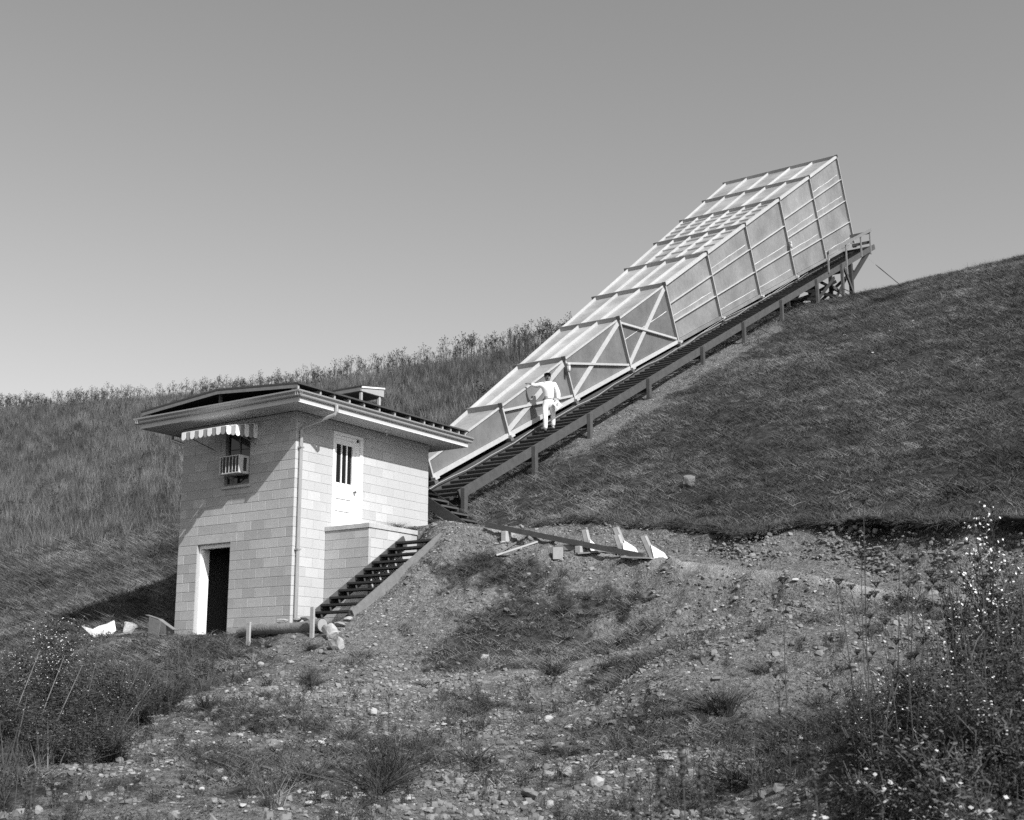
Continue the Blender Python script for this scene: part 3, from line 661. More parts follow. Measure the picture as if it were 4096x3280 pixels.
for i in range(9):
    u0, u1 = US[i]+g_, US[i+1]-g_; n = side_div[i]
    for k in range(n):
        a, b_ = k/n+.002, (k+1)/n-.002
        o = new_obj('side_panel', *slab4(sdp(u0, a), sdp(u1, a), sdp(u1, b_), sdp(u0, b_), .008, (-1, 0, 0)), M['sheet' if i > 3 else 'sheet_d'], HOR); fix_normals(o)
    n = top_div[i]
    for k in range(n):
        a, b_ = k/n+.001, (k+1)/n-.001
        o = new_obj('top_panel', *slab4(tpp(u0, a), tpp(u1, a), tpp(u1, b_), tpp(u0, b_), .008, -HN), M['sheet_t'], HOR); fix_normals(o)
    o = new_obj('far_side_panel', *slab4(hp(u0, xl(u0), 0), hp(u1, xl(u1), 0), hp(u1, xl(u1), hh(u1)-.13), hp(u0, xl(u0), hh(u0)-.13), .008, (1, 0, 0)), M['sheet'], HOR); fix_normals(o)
    o = new_obj('bottom_panel', *slab4(hp(u0, xl(u0)+.01, .001), hp(u1, xl(u1)+.01, .001), hp(u1, xr(u1)-FD-.012, .001), hp(u0, xr(u0)-FD-.012, .001), .008, HN), M['sheet'], HOR); fix_normals(o)
o = new_obj('throat', *merge(box((0, 0, 0), (1, 1, 1))), M['plate'], HOR)
tv = [hp(.15, -.16, .08), hp(.15, .02, .08), hp(3.0, xr(3)-FD-.03, .03), hp(3.0, xl(3)+.03, .03), hp(.15, -.16, .2), hp(.15, .02, .2), hp(3.0, xr(3)-FD-.03, hh(3)-.16), hp(3.0, xl(3)+.03, hh(3)-.16)]
for k_, vv in enumerate(tv): o.data.vertices[k_].co = (np.array(vv)-np.array(HOR['_o'])).tolist()
fix_normals(o)
def quadbar(pts8, name, material):
    o = new_obj(name, np.array(pts8), BF, material, HOR); fix_normals(o); return o
th = .018
for i, u in enumerate(US):
    h_, r_, l_ = hh(u), xr(u), xl(u)
    # near side frame: fin + outer flange
    fin = [hp(u+a*th, r_-FD+.001 if b_ == 0 else r_, -.06 if c == 0 else h_-.001) for c in (0, 1) for a, b_ in ((0,0),(1,0),(1,1),(0,1))]
    quadbar(fin, 'side_frame', M['frame'])
    fl = [hp(u+th+.001+a*.045, r_-.014+b_*.013, -.055+c*(h_+.03)) for c in (0, 1) for a, b_ in ((0,0),(1,0),(1,1),(0,1))]
    quadbar(fl, 'frame_flange', M['rib'])
    # top frame
    fin = [hp(u+a*th, l_-.16 if b_ == 0 else r_-.09, h_-.119 if c == 0 else h_+.035) for c in (0, 1) for a, b_ in ((0,0),(1,0),(1,1),(0,1))]
    quadbar(fin, 'top_frame', M['frame'])
    fl = [hp(u+th+.001+a*.04, l_ if b_ == 0 else r_-.095, h_+.022+c*.0125) for c in (0, 1) for a, b_ in ((0,0),(1,0),(1,1),(0,1))]
    quadbar(fl, 'frame_flange', M['rib'])
    if i:
        q = [hp(u-.03+a*.028, r_-.10+b_*.14, h_-.10+c*.15) for c in (0, 1) for a, b_ in ((0,0),(1,0),(1,1),(0,1))]
        quadbar(q, 'corner_plate', M['plate'])
    q = [hp(u-.07+a*.16, r_-.13+b_*.20, -.24+c*.10) for c in (0, 1) for a, b_ in ((0,0),(1,0),(1,1),(0,1))]
    quadbar(q, 'shoe', M['plate'])
    q = [hp(u-.03+a*.20, r_-.05+b_*.14, -.139+c*.075) for c in (0, 1) for a, b_ in ((0,0),(1,0),(1,1),(0,1))]
    quadbar(q, 'shoe_plate', M['rib'])
def longi(i, fn, nrm, depth, t_, name, material, u0=None, u1=None):
    """fin along a bay, fn(u) on the sheet, standing depth along nrm, thickness t_ along side"""
    a, b_ = (US[i]+th+.05 if u0 is None else u0), (US[i+1]-.002 if u1 is None else u1); P0, P1 = fn(a), fn(b_)
    d = unit(P1-P0); sd_ = unit(np.cross(d, nrm)); nn = np.asarray(nrm, float)
    q = [P+sd_*s_*t_/2+nn*(.0015 if c == 0 else depth) for P in (P0, P1) for s_, c in ((-1,0),(1,0),(1,1),(-1,1))]
    o = new_obj(name, np.array(q), [(0,1,2,3),(7,6,5,4),(0,4,5,1),(1,5,6,2),(2,6,7,3),(3,7,4,0)], material, HOR); fix_normals(o); return o
for i in range(9):
    n = side_div[i]
    for k in range(1, n): longi(i, lambda u: sdp(u, k/n), HX, FD-.012, .02, 'side_rib', M['rib'])
    n = top_div[i]
    for k in range(0, n): longi(i, lambda u: tpp(u, k/n), HN, .105, .02, 'top_rib', M['rib'])
    # corner angle and bottom rail
    wv = .05 if i < 4 else .115
    q = [hp(u, xr(u)-FD-.02+b_*wv, hh(u)-.118+c*wv) for u in (US[i]+th+.05, US[i+1]-.032) for b_, c in ((0,0),(1,0),(1,1),(0,1))]
    o = new_obj('corner_angle', np.array(q), [(0,1,2,3),(7,6,5,4),(0,4,5,1),(1,5,6,2),(2,6,7,3),(3,7,4,0)], M['rib'], HOR); fix_normals(o)
    q = [hp(u, xr(u)-FD+.002+b_*(.085), -.125+c*.12) for u in (US[i]+th+.005, US[i+1]-.005) for b_, c in ((0,0),(1,0),(1,1),(0,1))]
    o = new_obj('bottom_rail', np.array(q), [(0,1,2,3),(7,6,5,4),(0,4,5,1),(1,5,6,2),(2,6,7,3),(3,7,4,0)], M['rib' if i < 4 else 'sheet'], HOR); fix_normals(o)
    if 1 <= i <= 3:
        for up in (0, 1):
            a = hp(US[i]+.07, xr(US[i])-.075 if up else xr(US[i])-.032, .05 if up else hh(US[i])-.2); b_ = hp(US[i+1]-.05, xr(US[i+1])-.075 if up else xr(US[i+1])-.032, hh(US[i+1])-.2 if up else .06)
            if up: v, f = beam(a, b_, .04, .15, np.cross(unit(b_-a), HX))
            else: v, f = merge(beam(a, b_, .035, .07, np.cross(unit(b_-a), HX)))
            o = new_obj('diagonal_brace', v, f, M['rib'], HOR); fix_normals(o)
    if i in (5, 6):
        m = 4 if i == 5 else 5
        for q_ in range(1, m+1):
            u = US[i]+(US[i+1]-US[i])*(q_-.35)/(m+.3)
            for k in range(1 if i == 5 else 0, n):
                a, b_ = tpp(u, k/n+.006), tpp(u, (k+1)/n-(.006 if k < n-1 else .06))
                new_obj('ladder_rung', *beam(a, b_, .015, .06, HN, (0, .031)), M['rib'], HOR)
    if i >= 3:
        n = side_div[i]
        for k in range(n):
            if (i*7+k*3) % 5 < 3 and n > 1 or (n == 1 and i == 3):
                fa = (k+.28)/n if n > 1 else .55; dv = random.uniform(-.02, .03)/max(1, n)
                P = [sdp(US[i]+(US[i+1]-US[i])*t_, fa+dv*t_+random.uniform(-.004, .004)) for t_ in np.linspace(.06, .95, 9)]
                V = []; F = []
                for j, p_ in enumerate(P):
                    wdt = random.uniform(.012, .03)
                    V += [p_+HX*.004-HN*wdt/2, p_+HX*.004+HN*wdt/2]
                    if j: F.append((2*j-2, 2*j, 2*j+1, 2*j-1))
                new_obj('sealant_line', np.array(V), F, M['seam'], HOR)

# track: stringers, ties, posts, trestle
TXB = -.75; ZB0 = 2.890
def tb(y): return ZB0+(y-4.6)*math.tan(HT)
YE = 42.3
TR = thing('inclined_track', 'dark timber trestle track with closely spaced ties climbing under the horn', 'trestle', (-2.2, 6.5, tb(6.5)))
def tl(y, x, dw): return np.array([x, y, tb(y)])+HN*dw          # on the track plane
def along(name, x, y0, y1, wd, ht, top, material): return new_obj(name, *beam(tl(y0, x, top-ht/2), tl(y1, x, top-ht/2), wd, ht, HN), material, TR)
along('guard_board', TXB-.025, 6.78, YE, .05, .255, 0.0, M['timber2'])
for k in range(3):
    along('rail_beam', -1.98, 5.2+12.5*k, min(5.2+12.5*(k+1)-.02, 41.0), .10, .20, .05, M['timber2'])
along('far_rail_beam', -3.0, 5.2, 41.0, .12, .26, .12, M['timber'])
along('far_stringer', -3.9, 7, 41.0, .10, .26, -.05, M['timber'])
step = .42*math.cos(HT); y = 6.15; k = 0
tm = None
v, f = bevelbox((-1.22, -.085, -.04), (1.22, .085, .04), .008)
tme = bpy.data.meshes.new('tie'); tme.from_pydata(v.tolist(), [], [tuple(q) for q in f]); tme.materials.append(M['timber']); tme.update()
while y < 41.2:
    share(tme, 'tie', tl(y, TXB-.06-1.22, -.115+random.uniform(-.006, .006)), TR, rot=(HT*.72+random.uniform(-.02, .02), 0, random.uniform(-.008, .008)))
    y += step
POSTY = [6.95, 10.29, 13.36, 17.24, 21.44, 25.21, 29.2, 33.5, 36.95]
for y in POSTY:
    zg_ = float(ground_z(TXB, y))
    new_obj('post', *bevelbox((TXB+.002, y-.075, zg_-.35), (TXB+.13, y+.075, tb(y)-.01), .008), M['timber2'], TR)
    for x in (-2.05, -3.0, -3.9):
        zz = float(ground_z(x, y)); new_obj('inner_post', *box((x-.07, y-.07, zz-.35), (x+.07, y+.07, tb(y)-.15)), M['timber'], TR)
    new_obj('cross_beam', *beam((TXB-.06, y+.14, tb(y)-.30), (-4.1, y+.14, tb(y)-.30), .10, .18), M['timber'], TR)
# upper end: end beam, platform, braces
for x in (-2.05, -3.0, -4.4, -6.0, -7.2):
    new_obj('end_stringer', *beam(tl(33.0, x, -.36), tl(41.3, x, -.36), .10, .25, HN), M['timber'], TR)
    for y in (34.0, 36.6, 39.2):
        zz = float(ground_z(x, y)); new_obj('trestle_post', *box((x-.08, y-.08, zz-.3), (x+.08, y+.08, tb(y)-.52)), M['timber'], TR)
for y in (34.0, 36.6, 39.2):
    za = float(ground_z(-2, y)); zt = tb(y)-.6
    new_obj('cross_brace', *beam((-.9, y-.1, za+.2), (-3.0, y-.1, zt-.1), .05, .14), M['timber'], TR)
    new_obj('cross_brace', *beam((-.9, y+.1, zt-.1), (-3.0, y+.1, za+.2), .05, .14), M['timber'], TR)
    new_obj('cross_brace', *beam((-3.0, y-.1, za+.2), (-7.2, y-.1, zt-.1), .05, .14), M['timber'], TR)
for y0_, y1_ in ((34.0, 36.6), (36.6, 39.2)):
    for x in (-.95, -3.1):
        new_obj('cross_brace', *beam((x, y0_, float(ground_z(x, y0_))+.1), (x, y1_, tb(y1_)-.55), .05, .14), M['timber'], TR)
        new_obj('girt', *beam((x-.06, y0_, tb(y0_)-1.0), (x-.06, y1_, tb(y0_)-1.0), .05, .16), M['timber2'], TR)
new_obj('knee_brace', *beam((TXB-.12, 41.55, tb(41.55)-.27), (TXB-.12, 38.75, float(ground_z(TXB, 38.75))+1.15), .14, .20), M['timber'], TR)
new_obj('knee_brace', *beam((-3.0, 41.4, tb(41.4)-.4), (-3.0, 38.75, float(ground_z(-3, 38.75))+.9), .14, .20), M['timber'], TR)
new_obj('end_post', *bevelbox((TXB-.2, 38.6, float(ground_z(TXB, 38.7))-.3), (TXB-.02, 38.82, tb(38.7)-.27), .01), M['timber'], TR)
new_obj('end_post', *beam((TXB-.05, 39.45, float(ground_z(TXB, 39.4))-.2), (TXB-.05, 37.6, tb(37.6)-.3), .08, .18), M['timber2'], TR)
new_obj('end_beam', *beam((TXB-.06, 41.9, tb(41.9)-.14), (-7.6, 41.9, tb(41.9)-.14), .14, .22), M['timber'], TR)
# guard rail round the upper end
RA = thing('guard_rail', 'weathered timber hand rail round the top end of the track', 'railing', tl(38, TXB, 0))
tops = [(35.25, 18.81), (37.8, 20.07), (40.08, 21.19), (41.55, 21.90)]
for (y, zt), zb in zip(tops, (17.82, 18.45, 20.0, 20.59)):
    new_obj('rail_post', *box((TXB+.001, y-.045, zb), (TXB+.06, y+.045, zt)), M['lumber_g'], RA)
new_obj('top_rail', *beam((TXB+.085, 35.15, 18.78), (TXB+.085, 41.62, 21.88), .045, .14), M['lumber_g'], RA)
for dz in (.10, .62, 1.13):
    new_obj('end_rail', *beam((TXB-.02, 41.58, 20.62+dz), (-3.2, 41.58, 20.62+dz), .04, .14), M['timber2'], RA)
for x in (-2.0, -3.2): new_obj('rail_post', *box((x-.04, 41.605, 20.3), (x+.04, 41.68, 21.9)), M['lumber_g'], RA)
# power cable slung along the inner rail
pts = [tl(y, -1.84+.015*math.sin(y*.9), .03+.025*math.sin(y*1.1)+.02*math.sin(y*2.7)) for y in np.arange(5.6, 36, .6)]
o = new_obj('power_cable', *tube(pts, .012, 5), M['cable']); tag(o, 'pale power cable slung along the track beside the horn', 'cable')
pts = [tl(y, -1.60, .16+.05*math.sin(y*.8)) for y in np.arange(21, 34, .4)]
o = new_obj('power_cable', *tube(pts, .011, 5), M['cable']); tag(o, 'thin slack wire looping under the upper half of the horn', 'cable')
# lamps hung on two frames
def lamp(u, w_, lab, sz=1.0):
    p_ = hp(u-.03, xr(u)+.09, w_); t = thing('jar_lamp', lab, 'lamp', p_)
    new_obj('bracket', *beam(p_+HX*-.09+np.array([0, 0, .1]), p_+np.array([0, 0, .1]), .03, .03), M['plate'], t)
    new_obj('cap', *tube([p_+np.array([0, 0, .12]), p_+np.array([0, 0, .10]), p_+np.array([0, 0, .02])], [.025, .055, .06], 10), M['ac'], t, smooth=True)
    new_obj('jar', *tube([p_+np.array([0, 0, .0195]), p_+np.array([0, 0, -.1]), p_+np.array([0, 0, -.16]), p_+np.array([0, 0, -.18])], [.055, .062, .05, .015], 10), M['trim'], t, smooth=True)
    for k_ in range(4):
        an = k_*math.pi/2+.4; c_ = np.array([math.cos(an), math.sin(an), 0])*.068
        new_obj('cage_wire', *tube([p_+c_*.95+np.array([0, 0, .02]), p_+c_+np.array([0, 0, -.1]), p_+c_*.5+np.array([0, 0, -.19])], .005, 4), M['plate'], t)
lamp(US[2], hh(US[2])-.30, 'caged jar lamp hanging at the top of the frame beside the standing person')
lamp(US[7], hh(US[7])*.40, 'small jar lamp fixed halfway up a frame of the big horn')
# guy wires to the slope
for (ui, ex, ey, lab) in ((5, .29, 25.8, 'thin guy wire anchored below the fifth frame of the horn'), (6, .75, 30.2, 'thin guy wire anchored below the sixth frame of the horn'), (7, 1.32, 33.4, 'thin guy wire crossing the trestle at the upper end'), (8, 3.0, 33.8, 'long guy wire running from the handrail end down to the slope')):
    a = hp(US[ui]+.02, xr(US[ui])+.01, .35 if ui < 8 else hh(US[ui])*(.5 if ui == 8 else .75)); b_ = np.array([ex, ey, float(ground_z(ex, ey))-.05])
    t = thing('guy_wire', lab, 'wire', b_)
    new_obj('wire', *tube([a, b_+(a-b_)*.30], .0018, 5), M['wire'], t)
    new_obj('turnbuckle', *tube([b_+(a-b_)*.299, b_+(a-b_)*.25, b_+(a-b_)*.12, b_], [.010, .022, .016, .016], 6), M['wire'], t)


# ------------------------------------------------------------------ things lying about
def gz(x, y): return float(ground_z(x, y))
def lay(p0, p1, wd, ht, lift=0.0):
    """a stick resting on the ground between two points (x, y)"""
    a = np.array([p0[0], p0[1], gz(*p0)+ht/2+lift]); b_ = np.array([p1[0], p1[1], gz(*p1)+ht/2+lift]); return beam(a, b_, wd, ht)
G1 = pick_ground((1945, 2135)); G2 = pick_ground((2575, 2246))
a = np.array([G1[0], G1[1], G1[2]+.16]); b_ = np.array([G2[0], G2[1], G2[2]+.09])
LB = new_obj('long_beam', *beam(a, b_, .07, .11), M['timber2']); tag(LB, 'long grey timber beam lying along the dirt terrace from the stair foot', 'beam')
for k_, fr in enumerate((.14, .62)):
    q = a+(b_-a)*fr; o = new_obj('bearer', *bevelbox((q[0]-.06, q[1]-.12, gz(q[0], q[1])-.03), (q[0]+.06, q[1]+.22, q[2]-.057), .006), M['lumber'])
    tag(o, ('pale wooden bearer under the stair end of the long beam', 'wooden bearer under the middle of the long beam')[k_], 'wood block')
def rotz(v, an, c):
    c = np.array(c, float); r_ = np.array([[math.cos(an), -math.sin(an), 0], [math.sin(an), math.cos(an), 0], [0, 0, 1]]); return (np.asarray(v)-c)@r_.T+c
q = pick_ground((2232, 2240)); v, f = bevelbox((q[0]-.10, q[1]-.06, q[2]-.02), (q[0]+.10, q[1]+.06, q[2]+.22), .006)
tag(new_obj('wood_block', rotz(v, .5, q), f, M['lumber']), 'short pale timber block standing on end in front of the long beam', 'wood block')
q = pick_ground((2270, 2205)); v, f = bevelbox((q[0]-.25, q[1]-.07, q[2]-.01), (q[0]+.25, q[1]+.07, q[2]+.11), .006)
tag(new_obj('wood_block', rotz(v, .2, q), f, M['lumber_g']), 'grey timber offcut lying flat beside the standing block', 'wood block')
def plank(px0, px1, wd, ht, m_, lab, lift=0.01):
    p0, p1 = pick_ground(px0), pick_ground(px1); tag(new_obj('plank', *beam(p0+np.array([0, 0, ht/2+lift]), p1+np.array([0, 0, ht/2+lift]), wd, ht), m_), lab, 'plank')
plank((1985, 2228), (2150, 2185), .07, .035, M['lumber'], 'pale weathered plank lying on the slope below the long beam')
plank((1982, 2232), (2070, 2178), .04, .03, M['drystem'], 'thin pole lying on the slope beside the pale plank')
plank((2310, 2225), (2405, 2215), .10, .03, M['lumber_g'], 'short grey board lying askew below the long beam')
plank((2380, 2205), (2480, 2222), .09, .03, M['lumber'], 'narrow pale board half hidden behind the long beam')
plank((2490, 2236), (2610, 2248), .16, .03, M['lumber'], 'pale board lying under the bracket at the beam end')
# trusses brackets lying on their sides: a stout leg and a triangular gusset plate
def bracket(px_base, px_top, lab, gus=1.0):
    B = pick_ground(px_base); T = pick(px_top, y=B[1]); t = thing('timber_bracket', lab, 'bracket', B, 'brackets lying on the terrace')
    dr = unit(T-B); back = np.array([-.56, .82, 0]); B0 = B-dr*.02+np.array([0, 0, .03])
    new_obj('leg', *beam(B0, T, .13, .10, back), M['lumber_g'], t)
    new_obj('leg_lit_edge', *beam(B0+RT_*.045-back*.01+dr*.02, T+RT_*.045-back*.01-dr*.01, .05, .10, back), M['lumber'], t)  # paler strip that paints the sunlit edge of the grey leg
    e = -back*.065; L_ = .30*gus
    P = [B0+RT_*.02+e-np.array([0, 0, .05]), B0+RT_*L_+e-np.array([0, 0, .06]), B0+RT_*(L_*.72)+e+np.array([0, 0, .08*gus]), B0+dr*.27*gus+RT_*.05+e]
    o = new_obj('gusset_plate', np.array([*P, *[p_-back*.02 for p_ in P]]), BF, M['paper'], t); fix_normals(o)
    new_obj('tail', *beam(B0+RT_*-.12+back*.02, B0+RT_*(.42*gus)+back*.02-np.array([0, 0, .02]), .05, .09), M['lumber_g'], t)
bracket((2355, 2200), (2338, 2120), 'angled timber bracket standing behind the middle of the long beam', .7)
bracket((2500, 2212), (2462, 2112), 'tall angled timber bracket with pale gusset beside its shorter twin', .9)
bracket((2492, 2222), (2466, 2140), 'shorter angled timber bracket leaning against its taller twin', .95)
bracket((2610, 2234), (2573, 2145), 'angled timber bracket with triangular gusset at the end of the beam', 1.0)
# log held by two stakes, with stones on top
L0 = pick((960, 2560), y=-1.05); L1 = pick((1290, 2512), y=-1.25)
L0[2] = gz(L0[0], L0[1])+.09; L1[2] = gz(L1[0], L1[1])+.12
LG = thing('log', 'barked log laid against two stakes below the house corner', 'log', (L0+L1)/2)
lp = [L0+(L1-L0)*t_+np.array([0, 0, .02*math.sin(7*t_)]) for t_ in np.linspace(0, 1, 9)]
new_obj('trunk', *tube(lp, [.105, .11, .115, .11, .115, .12, .118, .125, .125], 14, cap=False), M['bark'], LG, smooth=True)
for p_, dr, r_ in ((L0, L0-L1, .104), (L1, L1-L0, .124)): new_obj('cut_end', *tube([p_-unit(dr)*.01, p_+unit(dr)*.004], r_, 14), M['endgrain'], LG)
for k_, (px, zt) in enumerate((((992, 2578), .42), ((1247, 2552), .56))):
    q = pick_ground(px); o = new_obj('stake', *bevelbox((q[0]-.045, q[1]-.02, q[2]-.15), (q[0]+.045, q[1]+.025, q[2]+zt), .005), M['lumber'])
    tag(o, ('thin pale stake driven at the low end of the log', 'thick pale stake driven at the stair end of the log')[k_], 'stake')
# stones
def stone_mesh(sx, sy, sz, seed, sub=2, ang=.25):
    r_ = np.random.default_rng(seed); t_ = (1+5**.5)/2
    V = np.array([(-1,t_,0),(1,t_,0),(-1,-t_,0),(1,-t_,0),(0,-1,t_),(0,1,t_),(0,-1,-t_),(0,1,-t_),(t_,0,-1),(t_,0,1),(-t_,0,-1),(-t_,0,1)], float)
    V /= np.linalg.norm(V[0]); F = [(0,11,5),(0,5,1),(0,1,7),(0,7,10),(0,10,11),(1,5,9),(5,11,4),(11,10,2),(10,7,6),(7,1,8),(3,9,4),(3,4,2),(3,2,6),(3,6,8),(3,8,9),(4,9,5),(2,4,11),(6,2,10),(8,6,7),(9,8,1)]
    for _ in range(sub-1):
        mid = {}; V = list(V); NF = []
        def m_(i, j):
            k = (min(i, j), max(i, j))
            if k not in mid: mid[k] = len(V); V.append(unit(V[i]+V[j]))
            return mid[k]
        for a, b_, c in F: x, y, z = m_(a, b_), m_(b_, c), m_(c, a); NF += [(a, x, z), (b_, y, x), (c, z, y), (x, y, z)]
        F = NF; V = np.array(V)
    V = np.array(V)
    # chop by random planes so that the lump gets flat faces
    for _ in range(16):
        n = unit(r_.normal(size=3)); d = r_.uniform(.42, .78); k = V@n-d; V = V-np.outer(np.clip(k, 0, None)*.92, n)
    V = V*(1+r_.normal(size=(len(V), 1))*.03*ang*4)
    return V*np.array([sx, sy, sz])/2*1.25, F
def stone(px, w_, h_, lab, group=None, m_='stone', d_=None, seed=1, on=None, rz=0.0, lift=.32, tilt=0.0):
    """w_, h_ in photograph pixels"""
    q = pick_ground(px) if on is None else np.array(on, float); D = (q-CAM)@FW; sx = w_*D/FPX; sz = h_*D/FPX; sy = d_ or sx*.75
    v, f = stone_mesh(sx, sy, max(sz, .03), seed, 2 if w_ < 60 else 3)
    ct, st_ = math.cos(tilt), math.sin(tilt); v = np.stack([v[:, 0]*ct-v[:, 2]*st_, v[:, 1], v[:, 0]*st_+v[:, 2]*ct], 1)
    ca = YAW*-1+rz; c_, s_ = math.cos(-ca+.0), math.sin(-ca+.0)
    R_ = np.array([RT_, [-RT_[1], RT_[0], 0], [0, 0, 1]]).T
    v = v@R_.T; v = rotz(v, rz, (0, 0, 0))
    lo = -v[:, 2].min()
    o = new_obj('stone', v+q+np.array([0, 0, lo*(1-lift)]), f, M[m_], loc=q); tag(o, lab, 'stone', group); return o
for k_, (t_, w_, h_, l_, sd_) in enumerate(((.33, 26, 18, 'small dark stone on the log, the one nearest the thin stake', 3), (.48, 62, 26, 'long pale stone lying on the middle of the log', 5), (.66, 34, 28, 'dark square stone on the log beside the rounded one', 8), (.80, 62, 26, 'rounded brown stone on the log near the thick stake', 9))):
    q = L0+(L1-L0)*t_+np.array([0.02, .06, .10]); stone(None, w_, h_, l_, 'stones on the log', 'stone_d' if k_ != 1 else 'stone', .14, sd_, on=q, lift=.15)
stone((1392, 2486), 44, 26, 'white rounded stone at the foot of the long stairs', seed=11)
stone((1330, 2560), 62, 58, 'big tilted stone slab right of the log end', seed=12, tilt=-.5, lift=.2)
stone((1300, 2535), 30, 40, 'flat stone propped under the big tilted slab', seed=13, m_='stone_d')
stone((1340, 2598), 52, 46, 'broad flat stone set in the bank below the tilted slab', seed=14, m_='stone_d', lift=.5)
stone((1360, 2600), 42, 52, 'upright pale stone block standing on the bank below the log', seed=15, lift=.15)
stone((1360, 2505), 60, 26, 'flat stone half sunk behind the white rounded stone', seed=16, m_='stone_d', lift=.5)
stone((1165, 2655), 40, 15, 'small bright white stone on the grass below the log', seed=17)
stone((1045, 2665), 26, 30, 'narrow pale stone standing in the grass below the door', seed=18)
stone((1935, 2642), 48, 32, 'white squarish stone on the bank right of the path', seed=19)
stone((2190, 2895), 52, 34, 'pale wedge shaped stone alone on the gravel', seed=20)
stone((1490, 2862), 44, 34, 'brown boulder with dark underside on the gravel bank', seed=21, lift=.2)
stone((2385, 3160), 58, 48, 'white angular stone leaning among the foreground weeds', seed=22, lift=.3, tilt=.5)
stone((2265, 3115), 62, 44, 'grey flat faced slab beside the leaning white stone', seed=23, m_='stone_d')
stone((2190, 3110), 52, 38, 'pale slab stone left of the grey flat slab', seed=24)
stone((1640, 3200), 52, 18, 'white flat stone on top of a small stone pile', seed=25)
stone((1650, 3245), 54, 34, 'grey stone under the white flat stone', seed=26, m_='stone_d')
stone((2640, 2990), 92, 22, 'long flat ledge stone, highest of the layered ledges', seed=27, lift=.45)
stone((2650, 3020), 82, 20, 'long flat ledge stone, second of the layered ledges', seed=28, lift=.4)
stone((2655, 3046), 96, 22, 'long pale ledge stone, lowest of the layered ledges', seed=29, lift=.4)
stone((2120, 3195), 80, 40, 'speckled boulder half covered by small leaves', seed=30, lift=.3, m_='stone_d')
stone((30, 3015), 60, 34, 'pale boulder at the edge of the left thicket', seed=31)
stone((3205, 2962), 42, 28, 'white rounded stone among the right hand flowers', seed=32)
stone((3270, 3010), 40, 26, 'white stone beside the dark seed spike', seed=33)
stone((3730, 2420), 110, 56, 'big flat topped boulder at the right end of the terrace', m_='stone_d', seed=34, lift=.15)
stone((2752, 1948), 62, 66, 'lone leaning stone standing on the grassy hillside', seed=35, lift=.1, tilt=.7, m_='stone_d')
stone((2010, 2175), 30, 14, 'small pale stone on the dirt beside the stair top', seed=36)
stone((3185, 2335), 36, 14, 'low pale stone on the edge of the dirt terrace', seed=37)
# many loose alike stones on the gravel bank
grp = 'loose stones on the gravel bank'; lab_g = 'loose pale stone scattered on the gravel bank'
r2 = np.random.default_rng(5); placed = 0
while placed < 110:
    px = (r2.uniform(650, 3100), 2790+470*r2.random()**.8)
    if px[0]+(px[1]-2790)*.9 < 1050: continue
    s_ = 10+24*r2.random()**2.2; s_ *= 1+.6*(px[1]-2790)/470
    dk = r2.random() > .75; big = s_ > 24
    stone(px, s_, s_*r2.uniform(.35, .7), ('fist sized ' if big else 'small ')+('dull grey' if dk else 'pale')+' loose stone on the lower gravel bank', grp, 'stone_d' if dk else 'stone', None, 100+placed, rz=r2.uniform(-1, 1), lift=.35); placed += 1
grp = 'loose stones on the dirt bank'; lab_g = 'small stone on the dirt bank below the terrace'
placed = 0
while placed < 34:
    px = (r2.uniform(1950, 3600), r2.uniform(2200, 2680)); s_ = 9+16*r2.random()**2
    stone(px, s_, s_*r2.uniform(.4, .8), lab_g, grp, 'stone', None, 300+placed, rz=r2.uniform(-1, 1), lift=.4); placed += 1
grp = 'stones on the hillside'; lab_g = 'small white stone lying in the hillside grass'
for k_, px in enumerate(((3412, 1802), (3485, 1930), (3490, 1418), (3380, 1345), (3655, 1290), (3560, 1330), (2300, 1990), (3010, 1500))):
    stone(px, 16, 8, lab_g, grp, 'stone', None, 400+k_, lift=-.4)
# rubbish left of the door: an open crate with a slanted lid, boards, a white scrap and a lump of concrete
CB = pick((640, 2560), y=-.6)
CR = thing('wooden_crate', 'small open grey wooden box with slanted lid beside the lower door', 'crate', CB)
def panel_px(pxs, y, th, name, m_):
    P = [pick(q, y=y) for q in pxs]; o = new_obj(name, np.array([*P, *[p_+np.array([-.3, .9, 0])*th for p_ in P]]), BF, M[m_], CR); fix_normals(o)
panel_px([(590, 2580), (629, 2582), (641, 2484), (596, 2468)], -.6, .03, 'side_board', 'lumber_g')
panel_px([(668, 2582), (691, 2580), (697, 2519), (664, 2497)], -.45, .03, 'side_board', 'lumber_g')
panel_px([(640, 2550), (672, 2560), (676, 2505), (642, 2486)], -.25, .02, 'back_board', 'lumber_g')
for a_, b2 in (((590, 2460), (641, 2477)), ((641, 2477), (699, 2519))):
    o = new_obj('lid', *beam(pick(a_, y=-.52), pick(b2, y=-.52), .12, .012, (0, 0, 1)), M['lumber_g'], CR)
for k_, (p0, p1, l_) in enumerate((((-5.2, -.1), (-4.5, .05), 'board lying behind the wooden crate with a pale edge'), ((-4.95, -.45), (-4.45, -.35), 'narrow pale board leaning left of the wooden crate'))):
    tag(new_obj('plank', *lay(p0, p1, .16 if k_ == 0 else .05, .04, .10), M['lumber_g' if k_ == 0 else 'lumber']), l_, 'plank')
W = pick_ground((385, 2560)); W[2] += .02
v = np.array([(-.38, .05, .30), (-.10, 0, .22), (-.05, .02, .02), (.05, 0, .30), (.22, -.03, .34), (.36, .02, .42), (.42, 0, .2), (.28, -.02, .02), (.1, .02, .10)])
v = v@np.array([RT_, [-RT_[1], RT_[0], 0], [0, 0, 1]])
